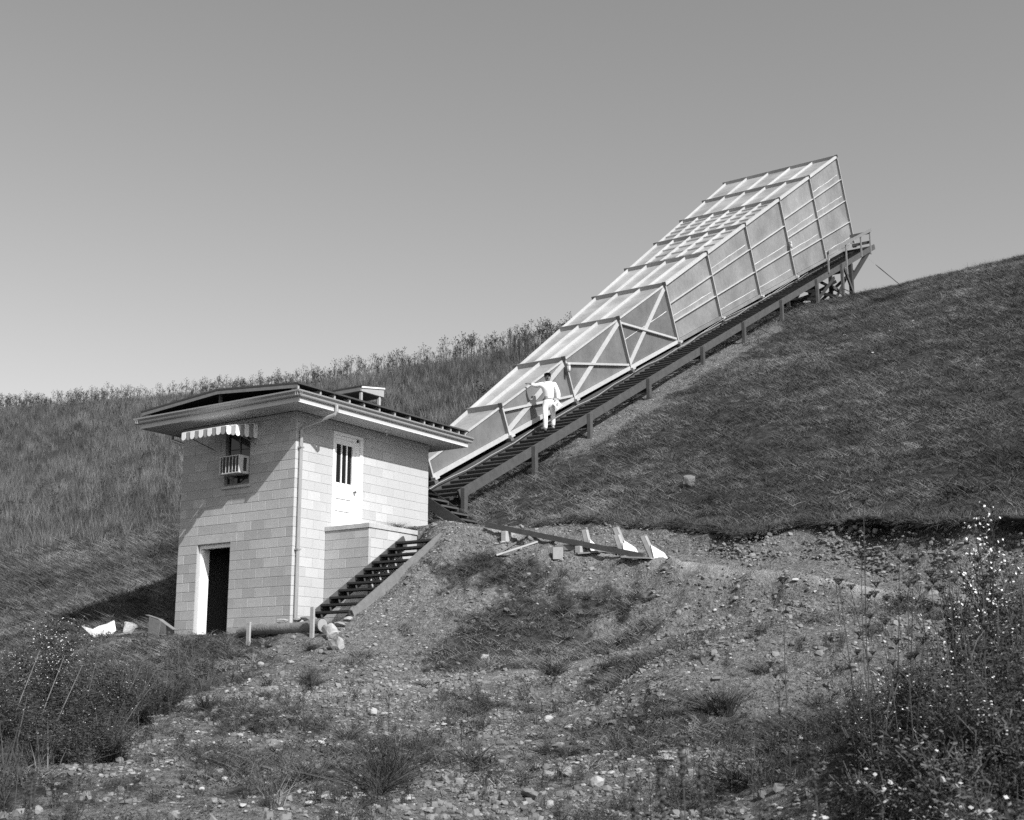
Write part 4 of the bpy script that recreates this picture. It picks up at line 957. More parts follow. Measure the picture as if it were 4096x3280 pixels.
o = new_obj('pale_scrap', np.vstack([v+W, v+W+np.array([.01, .015, .0])]), [(0,2,1),(1,2,8,3),(3,8,4),(4,8,7,6,5),(9,10,11),(10,12,17,11),(12,13,17),(13,14,15,16,17)], M['paper']); tag(o, 'torn white sheet crumpled in the weeds left of the crate', 'scrap')
q = pick_ground((520, 2545)); v, f = stone_mesh(.42, .4, .34, 77, 3); o = new_obj('concrete_lump', v+q+np.array([0, 0, .1]), f, M['concrete'], loc=q); tag(o, 'rough lump of broken concrete between white scrap and crate', 'rubble')
# threshold ramp at the lower door
RP = thing('door_ramp', 'low board ramp with cleats in front of the lower doorway', 'ramp', (-2.4, -.2, -.05))
new_obj('board', *beam((-2.95, -.13, -.085), (-1.85, -.13, -.06), .22, .03, (0, -.5, 1)), M['lumber_g'], RP)
for x in (-2.35, -1.98): new_obj('cleat', *beam((x, -.245, -.12), (x+.02, -.03, .005), .06, .03, (0, -.5, 1)), M['lumber'], RP)
tag(new_obj('wood_block', *bevelbox((-2.0, -.12, -.05), (-1.85, .02, .07), .006), M['paper']), 'small white block by the jamb of the lower doorway', 'wood block')

# ------------------------------------------------------------------ person on the ties
def skin_obj(name, nodes, edges, material, parent, sub=2, root=0):
    me = bpy.data.meshes.new(name); base = np.array(parent['_o'])
    me.from_pydata([(np.array(n_[0])-base).tolist() for n_ in nodes], edges, []); me.update()
    o = bpy.data.objects.new(name, me); COL.objects.link(o); o.parent = parent; o['_o'] = [float(a) for a in base]
    md = o.modifiers.new('Skin', 'SKIN'); md.use_smooth_shade = True
    if not me.skin_vertices: pass
    for i_, n_ in enumerate(nodes):
        r_ = n_[1] if isinstance(n_[1], tuple) else (n_[1], n_[1]); sv = me.skin_vertices[0].data[i_]; sv.radius = r_; sv.use_root = (i_ == root)
    ss = o.modifiers.new('Subdivision', 'SUBSURF'); ss.levels = sub; ss.render_levels = sub
    me.materials.append(material); return o
PF = np.array([-1.36, 12.08, 6.46])
fx = unit(np.array([.56, -.82, 0])); rx = np.array([-fx[1], fx[0], 0])*1.0          # fx faces the camera; rx = image right = person's left
if rx@RT_ < 0: rx = -rx
PS = thing('person', 'person in white shirt and pale trousers standing on the ties, arm stretched out', 'person', PF)
def pp(r_, f_, z_): return PF+rx*r_+fx*f_+np.array([0, 0, z_*(1.06 if z_ > .3 else 1.0)])
FR, FL = pp(-.09, .08, -.03), pp(.15, -.20, .125)
hip, chest, neck = pp(.01, 0, .93), pp(.01, .0, 1.25), pp(.0, .0, 1.44)
shR, shL = pp(-.19, 0, 1.37), pp(.20, 0, 1.37)
hand = hp(8.62, xr(8.62)+.02, hh(8.62)+.03)
elR = shR+(hand-shR)*.48+np.array([0, 0, -.06])+fx*.03
elL, wrL = pp(.31, .02, 1.08), pp(.29, .13, .86)
def chain(start, dirs, r0): return start
body_nodes = [(hip, .12), (chest, (.15, .10)), (neck, .06), (pp(-.01, .02, 1.49), .068), (pp(-.01, .03, 1.535), (.088, .095)), (pp(-.01, .02, 1.60), (.092, .105)),
    (shR, .055), (elR, .042), (hand+(shR-hand)*.16, .032), (hand, (.042, .02)), (shL, .055), (elL, .042), (wrL, .03), (wrL+np.array([0, 0, -.08])+fx*.03, (.04, .02)),
    (pp(-.09, 0, .88), .085), (FR+np.array([0, 0, .47])+fx*.03, .058), (FR+np.array([0, 0, .07]), .04), (FR+np.array([0, 0, .03])+fx*.12, .035),
    (pp(.11, 0, .88), .085), (FL+np.array([0, 0, .42])+fx*.07, .058), (FL+np.array([0, 0, .07]), .04), (FL+np.array([0, 0, .03])+fx*.12, .035)]
E_ = [(0,1),(1,2),(2,3),(3,4),(4,5),(1,6),(6,7),(7,8),(8,9),(1,10),(10,11),(11,12),(12,13),(0,14),(14,15),(15,16),(16,17),(0,18),(18,19),(19,20),(20,21)]
hd = unit(hand-elR); hs = np.array([0, 0, 1.0])
for k_, (o_, ln) in enumerate(((-.03, .07), (-.01, .085), (.01, .08), (.03, .065))):
    n0 = len(body_nodes); sd2 = np.cross(hd, hs); body_nodes.append((hand+hd*.03+sd2*o_, .011)); body_nodes.append((hand+hd*ln+sd2*o_*1.3-hs*.012, .009)); body_nodes.append((hand+hd*(ln+.02)+sd2*o_*1.3-hs*.04, .008))
    E_ += [(9, n0), (n0, n0+1), (n0+1, n0+2)]
n0 = len(body_nodes); body_nodes += [(hand+sd2*-.035-hd*.02, .012), (hand+sd2*-.065+hd*.01-hs*.02, .009)]; E_ += [(9, n0), (n0, n0+1)]
gl = wrL+np.array([0, 0, -.08])+fx*.03
for k_, (o_, ln) in enumerate(((-.03, .06), (-.01, .075), (.01, .07), (.03, .055))):
    n0 = len(body_nodes); body_nodes.append((gl+fx*o_-np.array([0, 0, .03])+rx*.0, .011)); body_nodes.append((gl+fx*o_-np.array([0, 0, ln])-rx*.01, .009)); body_nodes.append((gl+fx*o_-np.array([0, 0, ln+.01])-rx*.04, .008))
    E_ += [(13, n0), (n0, n0+1), (n0+1, n0+2)]
n0 = len(body_nodes); body_nodes += [(gl+fx*.04-rx*.01, .012), (gl+fx*.05-rx*.045-np.array([0, 0, .03]), .009)]; E_ += [(13, n0), (n0, n0+1)]
body = skin_obj('body', body_nodes, E_, M['skin'], PS)
# face and hair
hc = pp(-.01, .02, 1.59)
for sgn in (-1, 1):
    new_obj('eye', *tube([hc+fx*.08+rx*sgn*.034, hc+fx*.122+rx*sgn*.034], [.016, .012], 6), M['hair'], body)
    new_obj('ear', *tube([hc+rx*sgn*.075+fx*-.012+np.array([0, 0, -.03]), hc+rx*sgn*.092-fx*.012, hc+rx*sgn*.078-fx*.012+np.array([0, 0, .03])], [.008, .016, .008], 6), M['skin'], body)
new_obj('nose', *tube([hc+fx*.10+np.array([0, 0, .01]), hc+fx*.14+np.array([0, 0, -.03]), hc+fx*.11+np.array([0, 0, -.042])], [.008, .014, .01], 6), M['skin'], body)
new_obj('mouth', *beam(hc+fx*.105+rx*-.026+np.array([0, 0, -.065]), hc+fx*.105+rx*.026+np.array([0, 0, -.065]), .03, .012), M['leather'], body)
v, f = stone_mesh(1, 1, 1, 3, 3, 0); v = v/np.linalg.norm(v, axis=1)[:, None]
keep = v[:, 2] > -.25; hv = np.stack([v[:, 0]*.105, v[:, 1]*.125, np.where(v[:, 2] > 0, v[:, 2]*.085, v[:, 2]*.12)], 1)
front = hv[:, 1] > .02; hv[:, 2] = np.where(front, np.maximum(hv[:, 2], .046), hv[:, 2])
hw = hc+np.array([0, 0, .05])+np.outer(hv[:, 0], rx)+np.outer(hv[:, 1], fx)-fx*.016+np.outer(hv[:, 2], [0, 0, 1])
new_obj('hair', hw, f, M['hair'], body, smooth=True)
shirt = skin_obj('shirt', [(pp(.01, 0, .84), (.17, .13)), (pp(.01, 0, 1.08), (.175, .125)), (pp(.01, 0, 1.30), (.185, .125)), (pp(0, 0, 1.41), (.105, .09)), (pp(0, 0, 1.455), .068),
    (shR, .083), (elR, .066), (hand+(elR-hand)*.42, .056), (shL, .085), (elL+np.array([0, 0, .02]), .07), (wrL+(elL-wrL)*.25, .058)], [(0,1),(1,2),(2,3),(3,4),(2,5),(5,6),(6,7),(2,8),(8,9),(9,10)], M['shirt'], PS)
trs = skin_obj('trousers', [(pp(.01, 0, 1.03), (.165, .125)), (pp(.01, 0, .86), (.172, .125)), (pp(-.095, .01, .74), .10), (FR+np.array([0, 0, .46])+fx*.035, .078), (FR+np.array([0, 0, .09]), .07),
    (pp(.115, .01, .74), .10), (FL+np.array([0, 0, .42])+fx*.075, .078), (FL+np.array([0, 0, .09]), .07)], [(0,1),(1,2),(2,3),(3,4),(1,5),(5,6),(6,7)], M['trousers'], PS)
bl = [pp(.01+.158*math.cos(t_), .128*math.sin(t_), .93) for t_ in np.linspace(0, 2*math.pi, 25)]
new_obj('belt', *tube(bl, .017, 6, cap=False), M['leather'], trs, smooth=True)
for k_, F0 in enumerate((FR, FL)):
    new_obj('shoe', *tube([F0-fx*.09+np.array([0, 0, .035]), F0-fx*.05+np.array([0, 0, .05]), F0+fx*.04+np.array([0, 0, .045]), F0+fx*.14+np.array([0, 0, .032]), F0+fx*.19+np.array([0, 0, .025])], [.025, .045, .048, .042, .02], 10), M['leather' if k_ == 0 else 'shoe'], PS, smooth=True)
bk = gl-rx*.03-np.array([0, 0, .03]); v, f = beam(bk-rx*.06+np.array([0, 0, .09]), bk+rx*.10-np.array([0, 0, .10]), .07, .18, (.4, 0, 1))
o = new_obj('book', v, f, M['shirt'], loc=bk); tag(o, 'pale book held at the hip of the standing person', 'book')


# ------------------------------------------------------------------ vegetation
def proto_obj(name, V, F, mats, mi=None):
    me = bpy.data.meshes.new(name); me.from_pydata(np.asarray(V).tolist(), [], [tuple(int(i) for i in q) for q in F])
    for m_ in mats: me.materials.append(m_)
    if mi is not None: me.polygons.foreach_set('material_index', mi)
    me.update(); return bpy.data.objects.new(name, me)
def blade(base, tip, bend, wd, seg=2, ori=None):
    """flat tapering blade"""
    base = np.asarray(base, float); tip = np.asarray(tip, float); d = unit(tip-base)
    sd_ = np.cross(d, ori if ori is not None else rng.normal(size=3)); sd_ = unit(sd_)
    V, F = [], []
    for k in range(seg+1):
        t_ = k/seg; p_ = base+(tip-base)*t_+np.asarray(bend)*math.sin(math.pi*t_*.5)**2*t_; w_ = wd*(1-t_)**.7*.5
        if k < seg: V += [p_-sd_*w_, p_+sd_*w_]
        else: V.append(p_)
    for k in range(seg-1): F.append((2*k, 2*k+1, 2*k+3, 2*k+2))
    F.append((2*seg-2, 2*seg-1, 2*seg)); return V, F
def join(parts):
    V, F, Mi = [], [], []
    for v, f, m_ in parts:
        n = len(V); V += list(v); F += [tuple(i+n for i in q) for q in f]; Mi += [m_]*len(f)
    return V, F, Mi
def tuft(n, h0, h1, spread, lean, wd, dirbias=(0, 0), seg=2):
    P = []
    for _ in range(n):
        a = rng.uniform(0, 2*math.pi); r_ = spread*rng.random()**.5; b_ = np.array([r_*math.cos(a), r_*math.sin(a), -.02]); h_ = rng.uniform(h0, h1)
        l_ = rng.normal(0, lean, 2)+np.array(dirbias); tip = b_+np.array([l_[0]*h_, l_[1]*h_, h_]); P.append(blade(b_, tip, np.array([l_[0], l_[1], -.35*abs(lean)])*h_*.6, wd, seg)+(0,))
    return join(P)
def ball(c, r_, sq=1.0):
    V = [np.array(c)+np.array(q)*r_*np.array([1, 1, sq]) for q in ((1,0,0),(-1,0,0),(0,1,0),(0,-1,0),(0,0,1),(0,0,-1))]
    return V, [(0,2,4),(2,1,4),(1,3,4),(3,0,4),(2,0,5),(1,2,5),(3,1,5),(0,3,5)]
def stick(a, b_, r0, r1): 
    v, f = tube([a, b_], [r0, r1], 3, cap=False); return list(v), f
def stalk(h_, nb, head, hr, leafy=6, wander=.06):
    """dry weed stalk: stem, side branches, seed heads (material 1), leaves (0)"""
    P = []; top = np.array([rng.normal(0, wander)*h_, rng.normal(0, wander)*h_, h_]); P.append(stick(np.zeros(3), top, .006+.002*h_, .003)+(0,))
    P.append(ball(top, hr, .8)+(1,))
    for k in range(nb):
        t_ = rng.uniform(.45, .95); b_ = top*t_; a = rng.uniform(0, 2*math.pi); l_ = h_*(1.05-t_)*rng.uniform(.35, .8); e = b_+np.array([math.cos(a)*l_*.5, math.sin(a)*l_*.5, l_*.85])
        P.append(stick(b_, e, .004, .0025)+(0,)); P.append(ball(e, hr*rng.uniform(.6, 1.1), .8)+(1,))
        for q in range(head):
            e2 = e+rng.normal(0, .035, 3)*h_; P.append(stick(b_+(e-b_)*.6, e2, .003, .002)+(0,)); P.append(ball(e2, hr*rng.uniform(.5, .9), .8)+(1,))
    for k in range(leafy):
        t_ = rng.uniform(.05, .8); a = rng.uniform(0, 2*math.pi); b_ = top*t_; e = b_+np.array([math.cos(a), math.sin(a), rng.uniform(-.3, .6)])*.10*(1.2-t_*.5); P.append(blade(b_, e, (0, 0, -.03), .022)+(0,))
    return join(P)
def leafy(n, h0, h1, spread, lw, ll):
    P = []
    for _ in range(n):
        a = rng.uniform(0, 2*math.pi); r_ = spread*rng.random()**.5; b_ = np.array([r_*math.cos(a), r_*math.sin(a), rng.uniform(h0, h1)]); d = rng.normal(size=3); d[2] = abs(d[2])*.6+.1; P.append(blade(b_, b_+unit(d)*ll*rng.uniform(.6, 1.2), (0, 0, -.02), lw)+(0,))
    return join(P)
def daisy(c, r_, n=None):
    """little aster: eight petals round a centre, tilted"""
    n = unit(np.array([rng.normal(0, .5), rng.normal(0, .5), 1.0])+np.array([.25, -.3, 0])); a = unit(np.cross(n, [1, 0, .1])); b_ = np.cross(n, a); V = [np.array(c)+n*r_*.12]; F = []
    for k in range(8):
        t_ = 2*math.pi*k/8; rr = r_*(1 if k % 2 else .72); V.append(np.array(c)+(a*math.cos(t_)+b_*math.sin(t_))*rr)
    for k in range(8): F.append((0, 1+k, 1+(k+1) % 8))
    return V, F
def scatter(name, pts, rz, scl, protos, seed=0, tilt=None, kind='stuff', lab=None):
    col = bpy.data.collections.new(name+'_kinds')
    for o in protos: col.objects.link(o)
    me = bpy.data.meshes.new(name); me.from_pydata(np.asarray(pts).tolist(), [], []); me.update()
    rot = np.zeros((len(pts), 3), np.float32); rot[:, 2] = rz
    if tilt is not None: rot[:, :2] = tilt
    at = me.attributes.new('rot', 'FLOAT_VECTOR', 'POINT'); at.data.foreach_set('vector', rot.ravel())
    at = me.attributes.new('scl', 'FLOAT', 'POINT'); at.data.foreach_set('value', np.asarray(scl, np.float32))
    at = me.attributes.new('pick', 'INT', 'POINT'); at.data.foreach_set('value', np.random.default_rng(seed).integers(0, len(protos), len(pts)).astype(np.int32))
    o = bpy.data.objects.new(name, me); COL.objects.link(o); o['kind'] = kind
    ng = bpy.data.node_groups.new(name+'_nodes', 'GeometryNodeTree')
    ng.interface.new_socket('Geometry', in_out='INPUT', socket_type='NodeSocketGeometry'); ng.interface.new_socket('Geometry', in_out='OUTPUT', socket_type='NodeSocketGeometry')
    N = ng.nodes; L = ng.links; gi = N.new('NodeGroupInput'); go = N.new('NodeGroupOutput'); ip = N.new('GeometryNodeInstanceOnPoints'); ci = N.new('GeometryNodeCollectionInfo')
    ci.inputs['Collection'].default_value = col; ci.inputs['Separate Children'].default_value = True; ci.inputs['Reset Children'].default_value = True
    def attr(nm, ty):
        q = N.new('GeometryNodeInputNamedAttribute'); q.data_type = ty; q.inputs['Name'].default_value = nm; return [k for k in q.outputs if k.enabled and k.name == 'Attribute'][0]
    L.new(gi.outputs[0], ip.inputs['Points']); L.new(ci.outputs[0], ip.inputs['Instance']); ip.inputs['Pick Instance'].default_value = True
    L.new(attr('pick', 'INT'), ip.inputs['Instance Index']); L.new(attr('scl', 'FLOAT'), ip.inputs['Scale'])
    e2r = N.new('FunctionNodeEulerToRotation'); L.new(attr('rot', 'FLOAT_VECTOR'), e2r.inputs[0]); L.new(e2r.outputs[0], ip.inputs['Rotation'])
    L.new(ip.outputs[0], go.inputs[0])
    md = o.modifiers.new('scatter', 'NODES'); md.node_group = ng
    return o
def in_view(P, m=350):
    x, y, w_ = project(P); return (w_ > 1.0) & (x > -m) & (x < 4096+m) & (y > -m) & (y < 3280+m)
def sample(n, x0, x1, y0, y1, dens=None, clear=True, seed=0):
    r_ = np.random.default_rng(seed); x = r_.uniform(x0, x1, n); y = r_.uniform(y0, y1, n); z = ground_z(x, y); P = np.stack([x, y, z], 1)
    k = in_view(P)
    if dens is not None: k &= r_.random(n) < dens(x, y)
    k &= ~((x > -3.6) & (x < .10) & (y > -.12) & (y < 4.7))
    k &= ~((x > 0) & (x < 1.26) & (y > .9) & (y < 2.7)); k &= ~((x > 1.2) & (x < 2.35) & (y > -.8) & (y < 2.1))
    k &= ~((x > -3.3) & (x < 2.3) & (y > -1.75+.1*np.sin(x*5)) & (y < 0) & (r_.random(n) < np.where(y > -1.4, .93, .5)))
    return P[k], r_
GR = [proto_obj('grass_tuft', *join_[:2], [M['grass'], M['seedh']], join_[2]) for join_ in [tuft(28, .04, .12, .13, .7, .011, (-.05, -.15)), tuft(28, .05, .15, .14, .7, .011, (-.15, -.05)), tuft(24, .03, .10, .13, .6, .012), tuft(20, .06, .19, .12, .6, .009, (-.2, -.15))]]
GS = [proto_obj('straw_tuft', *j[:2], [M['straw'], M['seedh']], j[2]) for j in [tuft(14, .08, .24, .12, .8, .008, (-.3, -.15)), tuft(12, .07, .2, .1, .8, .008, (-.2, -.3))]]
GT = [proto_obj('tall_grass', *j[:2], [M['straw'], M['seedh']], j[2]) for j in [tuft(22, .25, .62, .16, .16, .012, (-.04, -.03)), tuft(18, .3, .75, .16, .14, .011), tuft(20, .2, .5, .16, .22, .013)]]
GD = [proto_obj('tall_grass', *j[:2], [M['weed'], M['seedh']], j[2]) for j in [tuft(22, .2, .55, .16, .2, .014), tuft(18, .25, .6, .16, .18, .014)]]
WS = [proto_obj('weed_stalk', *j[:2], [M['weed_d'], M['seedh']], j[2]) for j in [stalk(.9, 7, 2, .022), stalk(1.1, 9, 2, .025), stalk(.75, 5, 2, .02), stalk(1.25, 10, 1, .024), stalk(.6, 4, 3, .02, 10)]]
LW = [proto_obj('low_weed', *j[:2], [M['weed'], M['seedh']], j[2]) for j in [leafy(34, .01, .12, .12, .02, .06), leafy(44, .02, .2, .15, .022, .07), leafy(26, .0, .07, .1, .018, .05)]]
# hillside, right of the track: short matted grass
def dh(x, y): return (y > yT(x)-.02)*np.clip(cover(x, y)*1.6-.75+fbm(x, y, 1.1, 4)*1.7, .06, 1)
P, r_ = sample(62000, -3.5, 19, 2.3, 44, dh, seed=1)
scatter('hill_grass', P, r_.uniform(0, 6.3, len(P)), r_.uniform(.7, 1.4, len(P)), GR, 1)
P, r_ = sample(26000, -3.2, 19, 2.3, 44, lambda x, y: (y > yT(x)-.02)*np.clip(.10+fbm(x, y, .55, 3)*1.5, 0, .8)*(cover(x, y) > .4), seed=2)
scatter('straw_grass', P, r_.uniform(0, 6.3, len(P)), r_.uniform(.7, 1.5, len(P)), GS, 2)
P, r_ = sample(24000, -3.2, 19, 2.3, 44, lambda x, y: (y > yT(x)-.02)*np.clip(fbm(x+40, y, .8, 3)*2.2-.1, 0, .9)*(cover(x, y) > .4), seed=31)
scatter('dark_hill_herbs', P, r_.uniform(0, 6.3, len(P)), r_.uniform(.4, .9, len(P)), LW, 31)
# fringe hanging over the cut edge
x = np.random.default_rng(3).uniform(2.2, 16, 3400); y = yT(x)+np.random.default_rng(4).normal(-.04, .07, len(x)); P = np.stack([x, y, hill(x, yT(x))-.03], 1); r_ = np.random.default_rng(5)
k = r_.random(len(x)) < np.clip(.75+fbm(x, x*0, 1.1, 3)*1.3, .1, 1); P = P[k]
scatter('edge_grass', P, r_.uniform(-.5, .5, len(P)), r_.uniform(.5, 1.0, len(P)), GR+GS, 3, tilt=np.stack([r_.uniform(.2, 1.2, len(P)), r_.uniform(-.2, .2, len(P))], 1))
# hillside left of the track: tall dry growth above, shorter below
def tallness(x, y): return sst(6.0, 13.0, y+1.3*fbm(x, y, .2, 3)*2)
P, r_ = sample(120000, -95, -2.5, 3, 55, lambda x, y: tallness(x, y)*np.clip(.62+fbm(x, y, .35, 3)*.8, .1, 1)*np.clip(1.25-np.hypot(x-18, y+19)/150, .2, 1)*((x < -3.6) | (y > 8))*(x < -3.3-.13*np.clip(y-4.6, 0, 60)*1.0+1.5), seed=6)
k = r_.random(len(P)) < .68
scatter('tall_dry_grass', P[k], r_.uniform(0, 6.3, k.sum()), r_.uniform(.7, 1.35, k.sum()), GT, 4)
scatter('tall_green_growth', P[~k], r_.uniform(0, 6.3, (~k).sum()), r_.uniform(.6, 1.2, (~k).sum()), GD, 5)
P, r_ = sample(52000, -40, -2.6, -.3, 15, lambda x, y: (1-tallness(x, y))*np.clip(.75+fbm(x, y, .5, 3)*.9, .1, 1)*((x < -3.6) | (y > 5)), seed=7)
scatter('slope_grass', P, r_.uniform(0, 6.3, len(P)), r_.uniform(.8, 1.6, len(P)), GR, 6)
P, r_ = sample(9000, -40, -2.6, .5, 15, lambda x, y: np.clip(.2+fbm(x, y, .5, 3)*.9, 0, 1)*((x < -3.6) | (y > 5)), seed=8)
scatter('slope_straw', P, r_.uniform(0, 6.3, len(P)), r_.uniform(.8, 1.6, len(P)), GS, 7)
# weed stalks over the tall growth and along the crest
P, r_ = sample(42000, -100, -3, 9, 52, lambda x, y: (.12+.88*sst(30, 38, y))*np.clip(.42+fbm(x, y, .45, 3)*2.4, .03, 1)*(x < -3.0-.13*np.clip(y-4.6, 0, 60)), seed=9)
scatter('crest_weeds', P, r_.uniform(0, 6.3, len(P)), r_.uniform(.35, 1.35, len(P))*(1+.35*sst(-30, -8, P[:, 0])), WS, 8)
P, r_ = sample(2600, -2, 24, 36, 47, lambda x, y: np.clip(.25+fbm(x, y, .5, 3)*1.2, 0, 1)*.5*(x > .5), seed=10)
scatter('crest_tufts', P, r_.uniform(0, 6.3, len(P)), r_.uniform(.4, .8, len(P)), GD+GT, 9)
# bank and front ground
def Dl0(x, y): return (x-CAM[0])*-.5664+(y-CAM[1])*.8241
def Dl(x, y): return (x-CAM[0])*-.5664+(y-CAM[1])*.8241, (x-CAM[0])*.8241+(y-CAM[1])*.5664
def db(x, y): return (y < yF(x)-.05)*np.clip((cover(x, y)-.34)*2.2+fbm(x, y, 1.6, 3)*.9, .0, 1)
P, r_ = sample(60000, -12, 17, -15, 5, lambda x, y: db(x, y)*(Dl(x, y)[0] > 13.5), seed=11)
scatter('bank_grass', P, r_.uniform(0, 6.3, len(P)), r_.uniform(.6, 1.25, len(P)), GR+[GS[0]], 10)
P, r_ = sample(16000, -12, 18, -16, 3, lambda x, y: (y < yF(x)-.6)*np.clip((cover(x, y)-.30)*1.6, .03, 1)*.5*(Dl(x, y)[0] > 6), seed=12)
scatter('low_weeds', P, r_.uniform(0, 6.3, len(P)), r_.uniform(.4, 1.1, len(P)), LW, 11)
# rough taller tufts in clusters
RTF = [proto_obj('rough_tuft', *j[:2], [M[m_], M['seedh']], j[2]) for j, m_ in ((tuft(60, .10, .34, .10, .5, .008, seg=3), 'weed'), (tuft(50, .08, .28, .12, .6, .008, seg=3), 'straw'), (tuft(44, .12, .42, .09, .35, .008, seg=3), 'grass'))]
P, r_ = sample(9000, -3, 19, 2.3, 44, lambda x, y: (y > yT(x))*np.clip(fbm(x-20, y, 1.4, 3)*3-.55, 0, 1)*(cover(x, y) > .4), seed=41)
scatter('hill_tufts', P, r_.uniform(0, 6.3, len(P)), r_.uniform(.5, 1.1, len(P)), RTF, 41)
P, r_ = sample(14000, -9, 17, -14, 5, lambda x, y: (y < yF(x)-.3)*np.clip(fbm(x-20, y, 1.9, 3)*3-.45, 0, 1)*np.clip(cover(x, y)*2-.3, .04, 1)*(Dl0(x, y) > 11), seed=42)
scatter('bank_tufts', P, r_.uniform(0, 6.3, len(P)), r_.uniform(.4, .95, len(P)), RTF, 42)
P, r_ = sample(5000, -40, -3.6, 0, 16, lambda x, y: np.clip(fbm(x-20, y, .9, 3)*3-.5, 0, 1), seed=43)
scatter('slope_tufts', P, r_.uniform(0, 6.3, len(P)), r_.uniform(.6, 1.3, len(P)), RTF, 43)
# gravel
PB = []
for k_ in range(5):
    v, f = stone_mesh(1, .8, .55, 500+k_, 1); PB.append(proto_obj('gravel_stone', v, f, [M['pebble']]))
P, r_ = sample(170000, -8, 17, -15, 5.5, lambda x, y: np.where(y < yT(x), np.clip(1.05-cover(x, y)*1.3, .04, 1), 0)*np.clip(.5+fbm(x, y, 1.1, 3)*1.1, .05, 1)*np.where((x > 2.6) & (y > yN(x)-.05) & (y < yF(x)-.1), .15, 1), seed=13)
sc_ = .012+.06*r_.random(len(P))**4
scatter('gravel', P, r_.uniform(0, 6.3, len(P)), sc_*1.3, PB, 12)
PC = []
for k_ in range(4):
    v, f = stone_mesh(1, .9, .7, 520+k_, 1); PC.append(proto_obj('earth_clod', v, f, [M['clod']]))
P, r_ = sample(130000, -8, 17, -15, 5.5, lambda x, y: np.where(y < yT(x), np.clip(1.0-cover(x, y)*1.2, .05, 1), 0)*np.clip(.45+fbm(x+9, y, 1.3, 3)*1.4, .03, 1)*np.where((x > 2.6) & (y > yN(x)-.05) & (y < yF(x)-.1), .12, 1), seed=14)
scatter('earth_clods', P, r_.uniform(0, 6.3, len(P)), (.02+.10*r_.random(len(P))**4)*1.3, PC, 14)
x = r_.uniform(2.4, 15, 4200); q_ = r_.random(4200); f_, t_ = yF(x), yT(x); P = np.stack([x, f_+(t_-f_)*q_*.95, ground_z(x, f_+(t_-f_)*q_*.8)-.01], 1)
scatter('cut_face_clods', P, r_.uniform(0, 6.3, len(P)), (.012+.07*r_.random(len(P))**5)*1.3, PC, 15)
x = r_.uniform(-1.9, .9, 7000); y = r_.uniform(12, 29, 7000); P = np.stack([x, y, ground_z(x, y)], 1); P = P[r_.random(len(P)) < np.clip(1-cover(x, y)*1.2, 0, 1)]
scatter('track_gravel', P, r_.uniform(0, 6.3, len(P)), .02+.06*r_.random(len(P))**3, PB, 13)


# ------------------------------------------------------------------ single plants
def place_px(px, D):
    """point on the ray of a photograph pixel at depth D"""
    d = FW*FPX+RT_*(px[0]-PPX)+UP_*(PPY-px[1]); return CAM+d/(d@FW)*D
def aster_geo(h_, wd, ns, nf, nl, seed, fr=.013):
    global rng
    keep = rng; rng = np.random.default_rng(seed); S, Lf, Fl = [], [], []
    for k in range(ns):
        a = rng.uniform(0, 6.28); r_ = wd*rng.random()**.6; hk = h_*rng.uniform(.55, 1.0)*(1-.35*(r_/wd)**2); top = np.array([math.cos(a)*r_, math.sin(a)*r_, hk]); mid = top*np.array([.35, .35, .5]); b_ = np.array([math.cos(a)*.06, math.sin(a)*.06, -.05])
        v, f = tube([b_, mid, top], [.005, .004, .002], 3, cap=False); S.append((list(v), f, 0))
        for q in range(nl//ns):
            t_ = rng.uniform(.1, 1); c = b_+(mid-b_)*min(1, t_*2)+(top-mid)*max(0, t_*2-1); d = rng.normal(size=3); d[2] = d[2]*.5+.2; c = c+rng.normal(0, .03, 3); Lf.append(blade(c, c+unit(d)*rng.uniform(.02, .055), (0, 0, -.01), .010)+(0,))
        for q in range(nf//ns):
            t_ = 1-.5*rng.random()**1.6; c = mid+(top-mid)*(t_*2-1)+rng.normal(0, .055, 3)*np.array([1, 1, .6]); S.append(stick(mid+(top-mid)*max(0, t_*2-1.2), c, .0015, .001)+(0,)); Fl.append(daisy(c, fr*rng.uniform(.7, 1.25))+(0,))
    rng = keep; return join(S)[:2], join(Lf)[:2], join(Fl)[:2]
_AG = [aster_geo(1.0, .30, 16, 300, 1500, 40, .010), aster_geo(1.0, .38, 18, 170, 1900, 41, .009), aster_geo(1.0, .42, 20, 70, 2300, 42, .009),
       aster_geo(1.0, .32, 18, 620, 2000, 43, .0048), aster_geo(1.0, .38, 20, 240, 2600, 44, .0048), aster_geo(1.0, .42, 20, 60, 3000, 45, .0045)]
_AM = []
for k_, g3 in enumerate(_AG):
    row = []
    for nm, (v, f), m_ in zip(('stems', 'leaves', 'flowers'), g3, ('stem', 'weed', 'petal')):
        me = bpy.data.meshes.new(nm); me.from_pydata(np.asarray(v).tolist(), [], [tuple(int(i) for i in q) for q in f]); me.materials.append(M[m_]); me.update(); row.append((nm, me))
    _AM.append(row)
def aster(pos, h_, wsc, kind_, lab, rot, group):
    t = thing('aster_plant', lab, 'plant', pos, group)
    for nm, me in _AM[kind_]:
        o = bpy.data.objects.new(nm, me); COL.objects.link(o); o.parent = t; o.scale = (wsc, wsc, h_); o.rotation_euler = (0, 0, rot)
        if nm == 'flowers': o['kind'] = 'stuff'
RG, LG_ = 'asters on the right hand bank', 'asters in the left hand thicket'
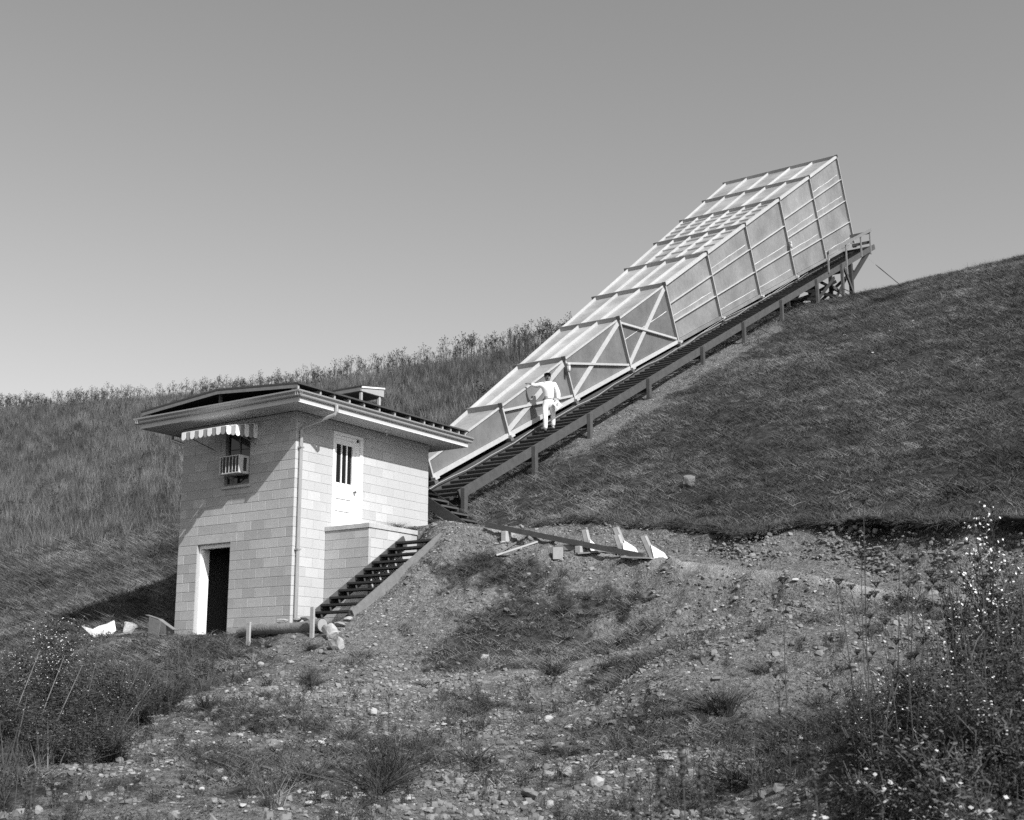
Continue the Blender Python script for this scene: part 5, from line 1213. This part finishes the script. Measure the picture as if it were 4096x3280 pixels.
for k_, (px, D, pt, ws, kd, lab) in enumerate((((3990, 2700), 10.2, 1900, .95, 0, 'tall white flowered aster rising highest above the right hand bank'),
    ((3830, 2690), 10.6, 2190, 1.0, 1, 'white flowered aster beside the foot of the tallest one'), ((4085, 2720), 9.6, 2170, 1.0, 1, 'broad white aster right behind the tallest one'), ((3910, 2780), 9.2, 2330, 1.0, 1, None), ((3700, 2750), 9.8, 2480, .9, 2, None), ((4040, 2900), 8.0, 2480, 1.0, 2, None),
    ((3600, 2800), 9.6, 2590, .9, 1, None), ((3880, 2950), 7.8, 2640, .9, 2, None), ((3760, 2900), 8.4, 2600, .9, 2, None), ((3500, 2870), 9.2, 2680, .8, 1, None), ((3420, 2780), 10.5, 2620, .7, 1, None))):
    q = place_px(px, D); q[2] = gz(q[0], q[1]); top = place_px((px[0], pt), D)[2]; h_ = min(max(top-q[2], .35), 1.9)
    aster(q, h_, ws, kd, lab or 'leafy aster with few white flowers crowding the right hand bank', k_*1.7, RG)
for k_, (px, D, pt, ws, kd, lab) in enumerate((((200, 2760), 17.5, 2415, 1.9, 0, 'white flowered aster bush standing tallest in the left hand thicket'), ((90, 2770), 17.0, 2520, 1.7, 0, 'second white aster bush close to the tallest of the thicket'), ((330, 2790), 17.2, 2530, 1.5, 1, 'white aster bush between the tallest bush and the torn sheet'), ((480, 2800), 17.4, 2640, 1.5, 1, None), ((30, 2850), 15.5, 2620, 1.6, 1, None),
    ((250, 2880), 15.5, 2660, 1.6, 2, None), ((400, 2900), 15.5, 2700, 1.5, 2, None), ((560, 2880), 16.5, 2720, 1.3, 2, None), ((120, 2960), 14.5, 2740, 1.5, 2, None), ((300, 2990), 14.2, 2800, 1.4, 2, None), ((450, 2990), 14.6, 2830, 1.3, 2, None), ((640, 2830), 18, 2700, 1.2, 2, None), ((-60, 2950), 14.6, 2680, 1.6, 2, None), ((-120, 2800), 16.5, 2560, 1.7, 1, None))):
    q = place_px(px, D); q[2] = gz(q[0], q[1]); top = place_px((px[0], pt), D)[2]; h_ = min(max(top-q[2], .35), 1.6)
    aster(q, h_, ws, kd+3, lab or 'leafy dull aster bush filling the left hand thicket', k_*2.1, LG_)
# wild carrot with dark cupped seed heads
def carrot(px, D, lab, sd_):
    hdp = place_px(px, D); r_ = np.random.default_rng(sd_); lean = r_.normal(0, .10, 2); zb = gz(hdp[0]+lean[0], hdp[1]+lean[1]); b_ = np.array([hdp[0]+lean[0], hdp[1]+lean[1], zb-.03])
    if hdp[2]-zb < .25: return
    t = thing('wild_carrot', lab, 'plant', b_, 'wild carrot stalks on the right hand bank'); mid = (b_+hdp)/2+np.array([r_.normal(0, .02), r_.normal(0, .02), 0])
    new_obj('stem', *tube([b_, mid, hdp-np.array([0, 0, .045])], [.0045, .004, .003], 5), M['stem'], t)
    def head(c, R_):
        P = []; V = []; F = []
        n = 14
        for k in range(n):
            a = 2*math.pi*k/n; e = c+np.array([math.cos(a)*R_, math.sin(a)*R_, R_*.25*r_.uniform(.6, 1.3)]); P.append(stick(c-np.array([0, 0, R_*1.1]), e, .0015, .001)+(0,)); P.append(ball(e, R_*.22)+(0,))
        for k in range(8):
            a = r_.uniform(0, 6.28); q_ = R_*r_.uniform(.2, .7); e = c+np.array([math.cos(a)*q_, math.sin(a)*q_, -R_*.1]); P.append(stick(c-np.array([0, 0, R_*1.1]), e, .0015, .001)+(0,)); P.append(ball(e, R_*.24)+(0,))
        v, f, _ = join(P); new_obj('seed_head', v, f, M['seedh'], t)
    head(hdp, .030+.010*r_.random())
    for k in range(r_.integers(1, 4)):
        s0 = b_+(hdp-b_)*r_.uniform(.4, .75); a = r_.uniform(0, 6.28); l_ = r_.uniform(.14, .3); e = s0+np.array([math.cos(a)*l_*.6, math.sin(a)*l_*.6, l_*.8])
        new_obj('branch', *tube([s0, (s0+e)/2+np.array([0, 0, .02]), e-np.array([0, 0, .03])], [.003, .0025, .002], 4), M['stem'], t); head(e, .022+.008*r_.random())
for k_, (px, D) in enumerate((((3452, 1998), 9.4), ((3650, 2165), 9.6), ((3786, 2165), 9.2), ((3596, 2222), 9.8), ((3652, 2243), 9.4), ((3820, 2232), 9.0), ((3910, 2232), 9.4), ((3632, 2332), 9.2), ((3442, 2210), 9.9), ((3355, 2322), 10.2), ((3404, 2344), 10.0), ((3496, 2372), 9.7), ((3758, 2350), 8.8), ((4052, 2174), 8.6), ((3584, 2560), 8.6), ((3690, 2555), 8.4), ((3990, 2380), 8.8), ((3930, 2330), 8.2), ((3130, 2318), 10.8), ((3720, 2290), 9.5), ((3540, 2480), 9.2), ((3860, 2480), 8.0))):
    carrot(px, D, 'tallest dry wild carrot stalk, its head against the grassy hillside' if k_ == 0 else 'dry wild carrot stalk standing alone left of the others' if px[0] < 3200 else 'dry wild carrot stalk growing among the tall white asters' if px[0] > 3840 else 'dry wild carrot stalk with dark cupped heads left of the asters', 600+k_)
# dark seed spikes close to the camera
for k_, (px, D, sp) in enumerate((((2725, 2980), 5.2, .16), ((2640, 3075), 5.0, .2), ((2535, 3130), 4.8, .2), ((2800, 3090), 5.2, .2), ((3250, 3000), 5.0, .18), ((130, 3090), 5.2, .22))):
    tp = place_px(px, D); zb = gz(tp[0], tp[1]); b_ = np.array([tp[0]+.03, tp[1]-.02, zb-.03]); t = thing('seed_spike', 'dark seed spike on a thin stalk close to the lens', 'plant', b_, 'seed spikes in the foreground'); r_ = np.random.default_rng(700+k_)
    new_obj('stem', *tube([b_, (b_+tp)/2+np.array([.01, .0, 0]), tp], [.005, .004, .003], 5), M['stem'], t)
    P_ = [ball(tp-np.array([0, 0, sp*q])+r_.normal(0, .008, 3), .012*(1-.3*q))+(0,) for q in np.linspace(0, 1, 34)]; v, f, _ = join(P_); new_obj('spike', v, f, M['seedh'], t)
    lv = [blade(b_+(tp-b_)*q, b_+(tp-b_)*q+np.array([r_.normal(0, .09), r_.normal(0, .09), .03]), (0, 0, -.03), .02)+(0,) for q in r_.uniform(.1, .8, 12)]; v, f, _ = join(lv); new_obj('leaves', v, f, M['weed'], t)
# wiry grass clumps
def clump_geo(seed, n, h0, h1, sp, ln):
    global rng
    keep = rng; rng = np.random.default_rng(seed); g3 = tuft(n, h0, h1, sp, ln, .007, seg=3); rng = keep; return g3[:2]
_CM = []
for k_, a_ in enumerate(((50, 220, .10, .34, .10, .75), (51, 160, .06, .22, .09, .9), (52, 240, .15, .5, .09, .35))):
    v, f = clump_geo(*a_); me = bpy.data.meshes.new('blades'); me.from_pydata(np.asarray(v).tolist(), [], [tuple(int(i) for i in q) for q in f]); me.materials.append(M['weed']); me.update(); _CM.append(me)
for k_, (px, sc_, kd) in enumerate((((1560, 3150), 1.5, 2), ((1500, 3170), 1.3, 0), ((2215, 2700), 1.1, 0), ((2850, 2850), 1.3, 0), ((2900, 2860), 1.1, 2), ((1390, 2960), 1.0, 0), ((2180, 3020), .9, 1), ((2270, 3030), .9, 1), ((1230, 2740), .9, 2), ((1250, 2745), .8, 0), ((930, 2640), 1.0, 0), ((1450, 2740), .7, 1), ((1690, 2745), .7, 1), ((1080, 2590), .6, 1), ((1245, 2600), .7, 0), ((2430, 2670), .7, 1), ((2500, 2680), .7, 1), ((2790, 2640), .6, 1), ((1890, 3060), 1.1, 0), ((1700, 2690), .6, 1), ((760, 2580), .6, 0), ((3050, 2700), .8, 0), ((3150, 2950), 1.0, 0), ((2960, 3140), 1.1, 0), ((820, 2850), .9, 2), ((2480, 2260), .6, 1), ((2060, 2300), .8, 1), ((1990, 2330), .8, 0), ((2350, 2400), .8, 1), ((2250, 2460), .9, 0), ((2600, 2400), .6, 1), ((1590, 2125), .7, 0), ((1660, 2130), .6, 1))):
    q = pick_ground(px); lab_c = ('tall wiry grass clump rooted in the lower gravel' if kd == 2 else 'sprawling wiry grass clump rooted in the lower gravel') if px[1] > 2790 else 'wiry grass clump on the mound beside the stoop' if px[0] < 1700 and px[1] < 2200 else 'wiry grass clump on the earth bank below the long beam' if px[1] < 2500 else 'wiry grass clump near the log and lower doorway' if px[0] < 1300 and px[1] < 2660 else 'wiry grass clump along the pale path below the bank'
    t = thing('grass_clump', lab_c, 'grass clump', q, 'wiry grass clumps'); o = bpy.data.objects.new('blades', _CM[kd]); COL.objects.link(o); o.parent = t; o.scale = (sc_,)*3; o.rotation_euler = (0, 0, k_*1.3)
# long dry stems leaning over the left thicket
for k_, (p0, p1, D0, D1) in enumerate((((20, 2880), (160, 2600), 15, 15.5), ((130, 2770), (260, 2620), 15, 15.5), ((180, 2870), (330, 2660), 14.6, 15.4), ((330, 2720), (415, 2520), 16, 16.5), ((450, 2720), (620, 2560), 16, 17), ((520, 2700), (700, 2560), 16.5, 17.5), ((440, 2820), (640, 2700), 15, 16), ((60, 2940), (110, 2780), 14, 14.4))):
    a, b_ = place_px(p0, D0), place_px(p1, D1); a[2] = min(a[2], gz(a[0], a[1])+.05); o = new_obj('leaning_stem', *tube([a, (a+b_)/2+np.array([0, 0, .03]), b_], [.007, .006, .003], 5), M['drystem' if k_ < 3 else 'stem']); tag(o, 'long bare stem leaning through the left hand thicket', 'stem', 'leaning stems in the thicket')
# bare saplings at the crest beside the horn
for k_, (px, pt) in enumerate((((2040, 1450), 1310), ((2058, 1455), 1335), ((2078, 1450), 1345), ((2100, 1440), 1322), ((2112, 1440), 1340))):
    q = pick_ground(px, 30, 90); D = (q-CAM)@FW; h_ = (px[1]-pt)*D/FPX; r_ = np.random.default_rng(800+k_)
    t = thing('sapling', 'slender bare sapling with upswept twigs on the crest behind the horn', 'sapling', q, 'bare saplings on the crest')
    new_obj('trunk', *tube([q-np.array([0, 0, .1]), q+np.array([.03, 0, h_*.5]), q+np.array([0, .02, h_*.93])], [.022, .015, .006], 5), M['weed_d'], t)
    P_ = []
    for j in range(46):
        z_ = h_*r_.uniform(.3, .9); a = r_.uniform(0, 6.28); l_ = (h_-z_)*.5+.1; b0 = q+np.array([0, 0, z_]); e = b0+np.array([math.cos(a)*l_*.28, math.sin(a)*l_*.28, l_]); P_.append(stick(b0, e, .006, .003)+(0,))
        for m_ in range(3): e2 = b0+(e-b0)*r_.uniform(.3, .8); P_.append(stick(e2, e2+np.array([r_.normal(0, .06), r_.normal(0, .06), r_.uniform(.08, .22)]), .004, .002)+(0,))
    v, f, _ = join(P_); new_obj('crown', v, f, M['drystem'], t)
# low flowering weeds, closest part of the right bank
FWG = []
for k_ in range(3):
    g3 = aster_geo(.34, .16, 9, 40, 150, 60+k_, .013); V, F, Mi = join([(list(g3[0][0]), g3[0][1], 0), (list(g3[1][0]), g3[1][1], 1), (list(g3[2][0]), g3[2][1], 2)]); FWG.append(proto_obj('flower_weed', V, F, [M['stem'], M['weed'], M['petal_d']], Mi))
    g3 = aster_geo(.34, .17, 9, 5, 190, 70+k_, .012); V, F, Mi = join([(list(g3[0][0]), g3[0][1], 0), (list(g3[1][0]), g3[1][1], 1), (list(g3[2][0]), g3[2][1], 2)]); FWG.append(proto_obj('leaf_weed', V, F, [M['stem'], M['weed'], M['petal']], Mi))
def dfl(x, y):
    D, l = Dl(x, y); return sst(0, .9, l-.36*(D-6)-1.0)*sst(14, 11, D)*sst(2.2, 3.0, D)*np.clip(.75+fbm(x, y, .8, 3)*.9, .15, 1)
P, r_ = sample(9000, 8, 24, -19, -4, dfl, seed=21)
scatter('flower_weeds', P, r_.uniform(0, 6.3, len(P)), r_.uniform(.6, 1.5, len(P)), FWG, 21)
def dthick(x, y):
    D, l = Dl(x, y); return np.maximum(sst(-4.2, -5.6, l+.04*(D-14))*sst(25, 22, D), .0)*np.clip(.7+fbm(x, y, .6, 3), .1, 1)
P, r_ = sample(9000, -8, 14, -18, 0, lambda x, y: dthick(x, y)*(Dl(x, y)[0] > 8), seed=22)
scatter('thicket_weeds', P, r_.uniform(0, 6.3, len(P)), r_.uniform(.6, 1.4, len(P)), FWG[1::2]+GD, 22)
# sparse seedlings and dry stalks over the gravel and the foreground strip
P, r_ = sample(5200, 0, 18, -17, -2, lambda x, y: np.clip(.35+fbm(x, y, .7, 3)*1.3, .02, 1)*(Dl(x, y)[0] < 20)*(Dl(x, y)[0] > 8.5), seed=23)
scatter('seedlings', P, r_.uniform(0, 6.3, len(P)), r_.uniform(.25, .75, len(P)), FWG[1::2]+LW, 23)
P, r_ = sample(1500, 2, 18, -17, -2, lambda x, y: np.clip(.25+fbm(x, y, .7, 3)*1.3, .0, 1)*(Dl(x, y)[0] < 19)*(Dl(x, y)[0] > 8), seed=24)
scatter('dry_stalks', P, r_.uniform(0, 6.3, len(P)), r_.uniform(.25, .6, len(P)), WS, 24)

#@@END@@
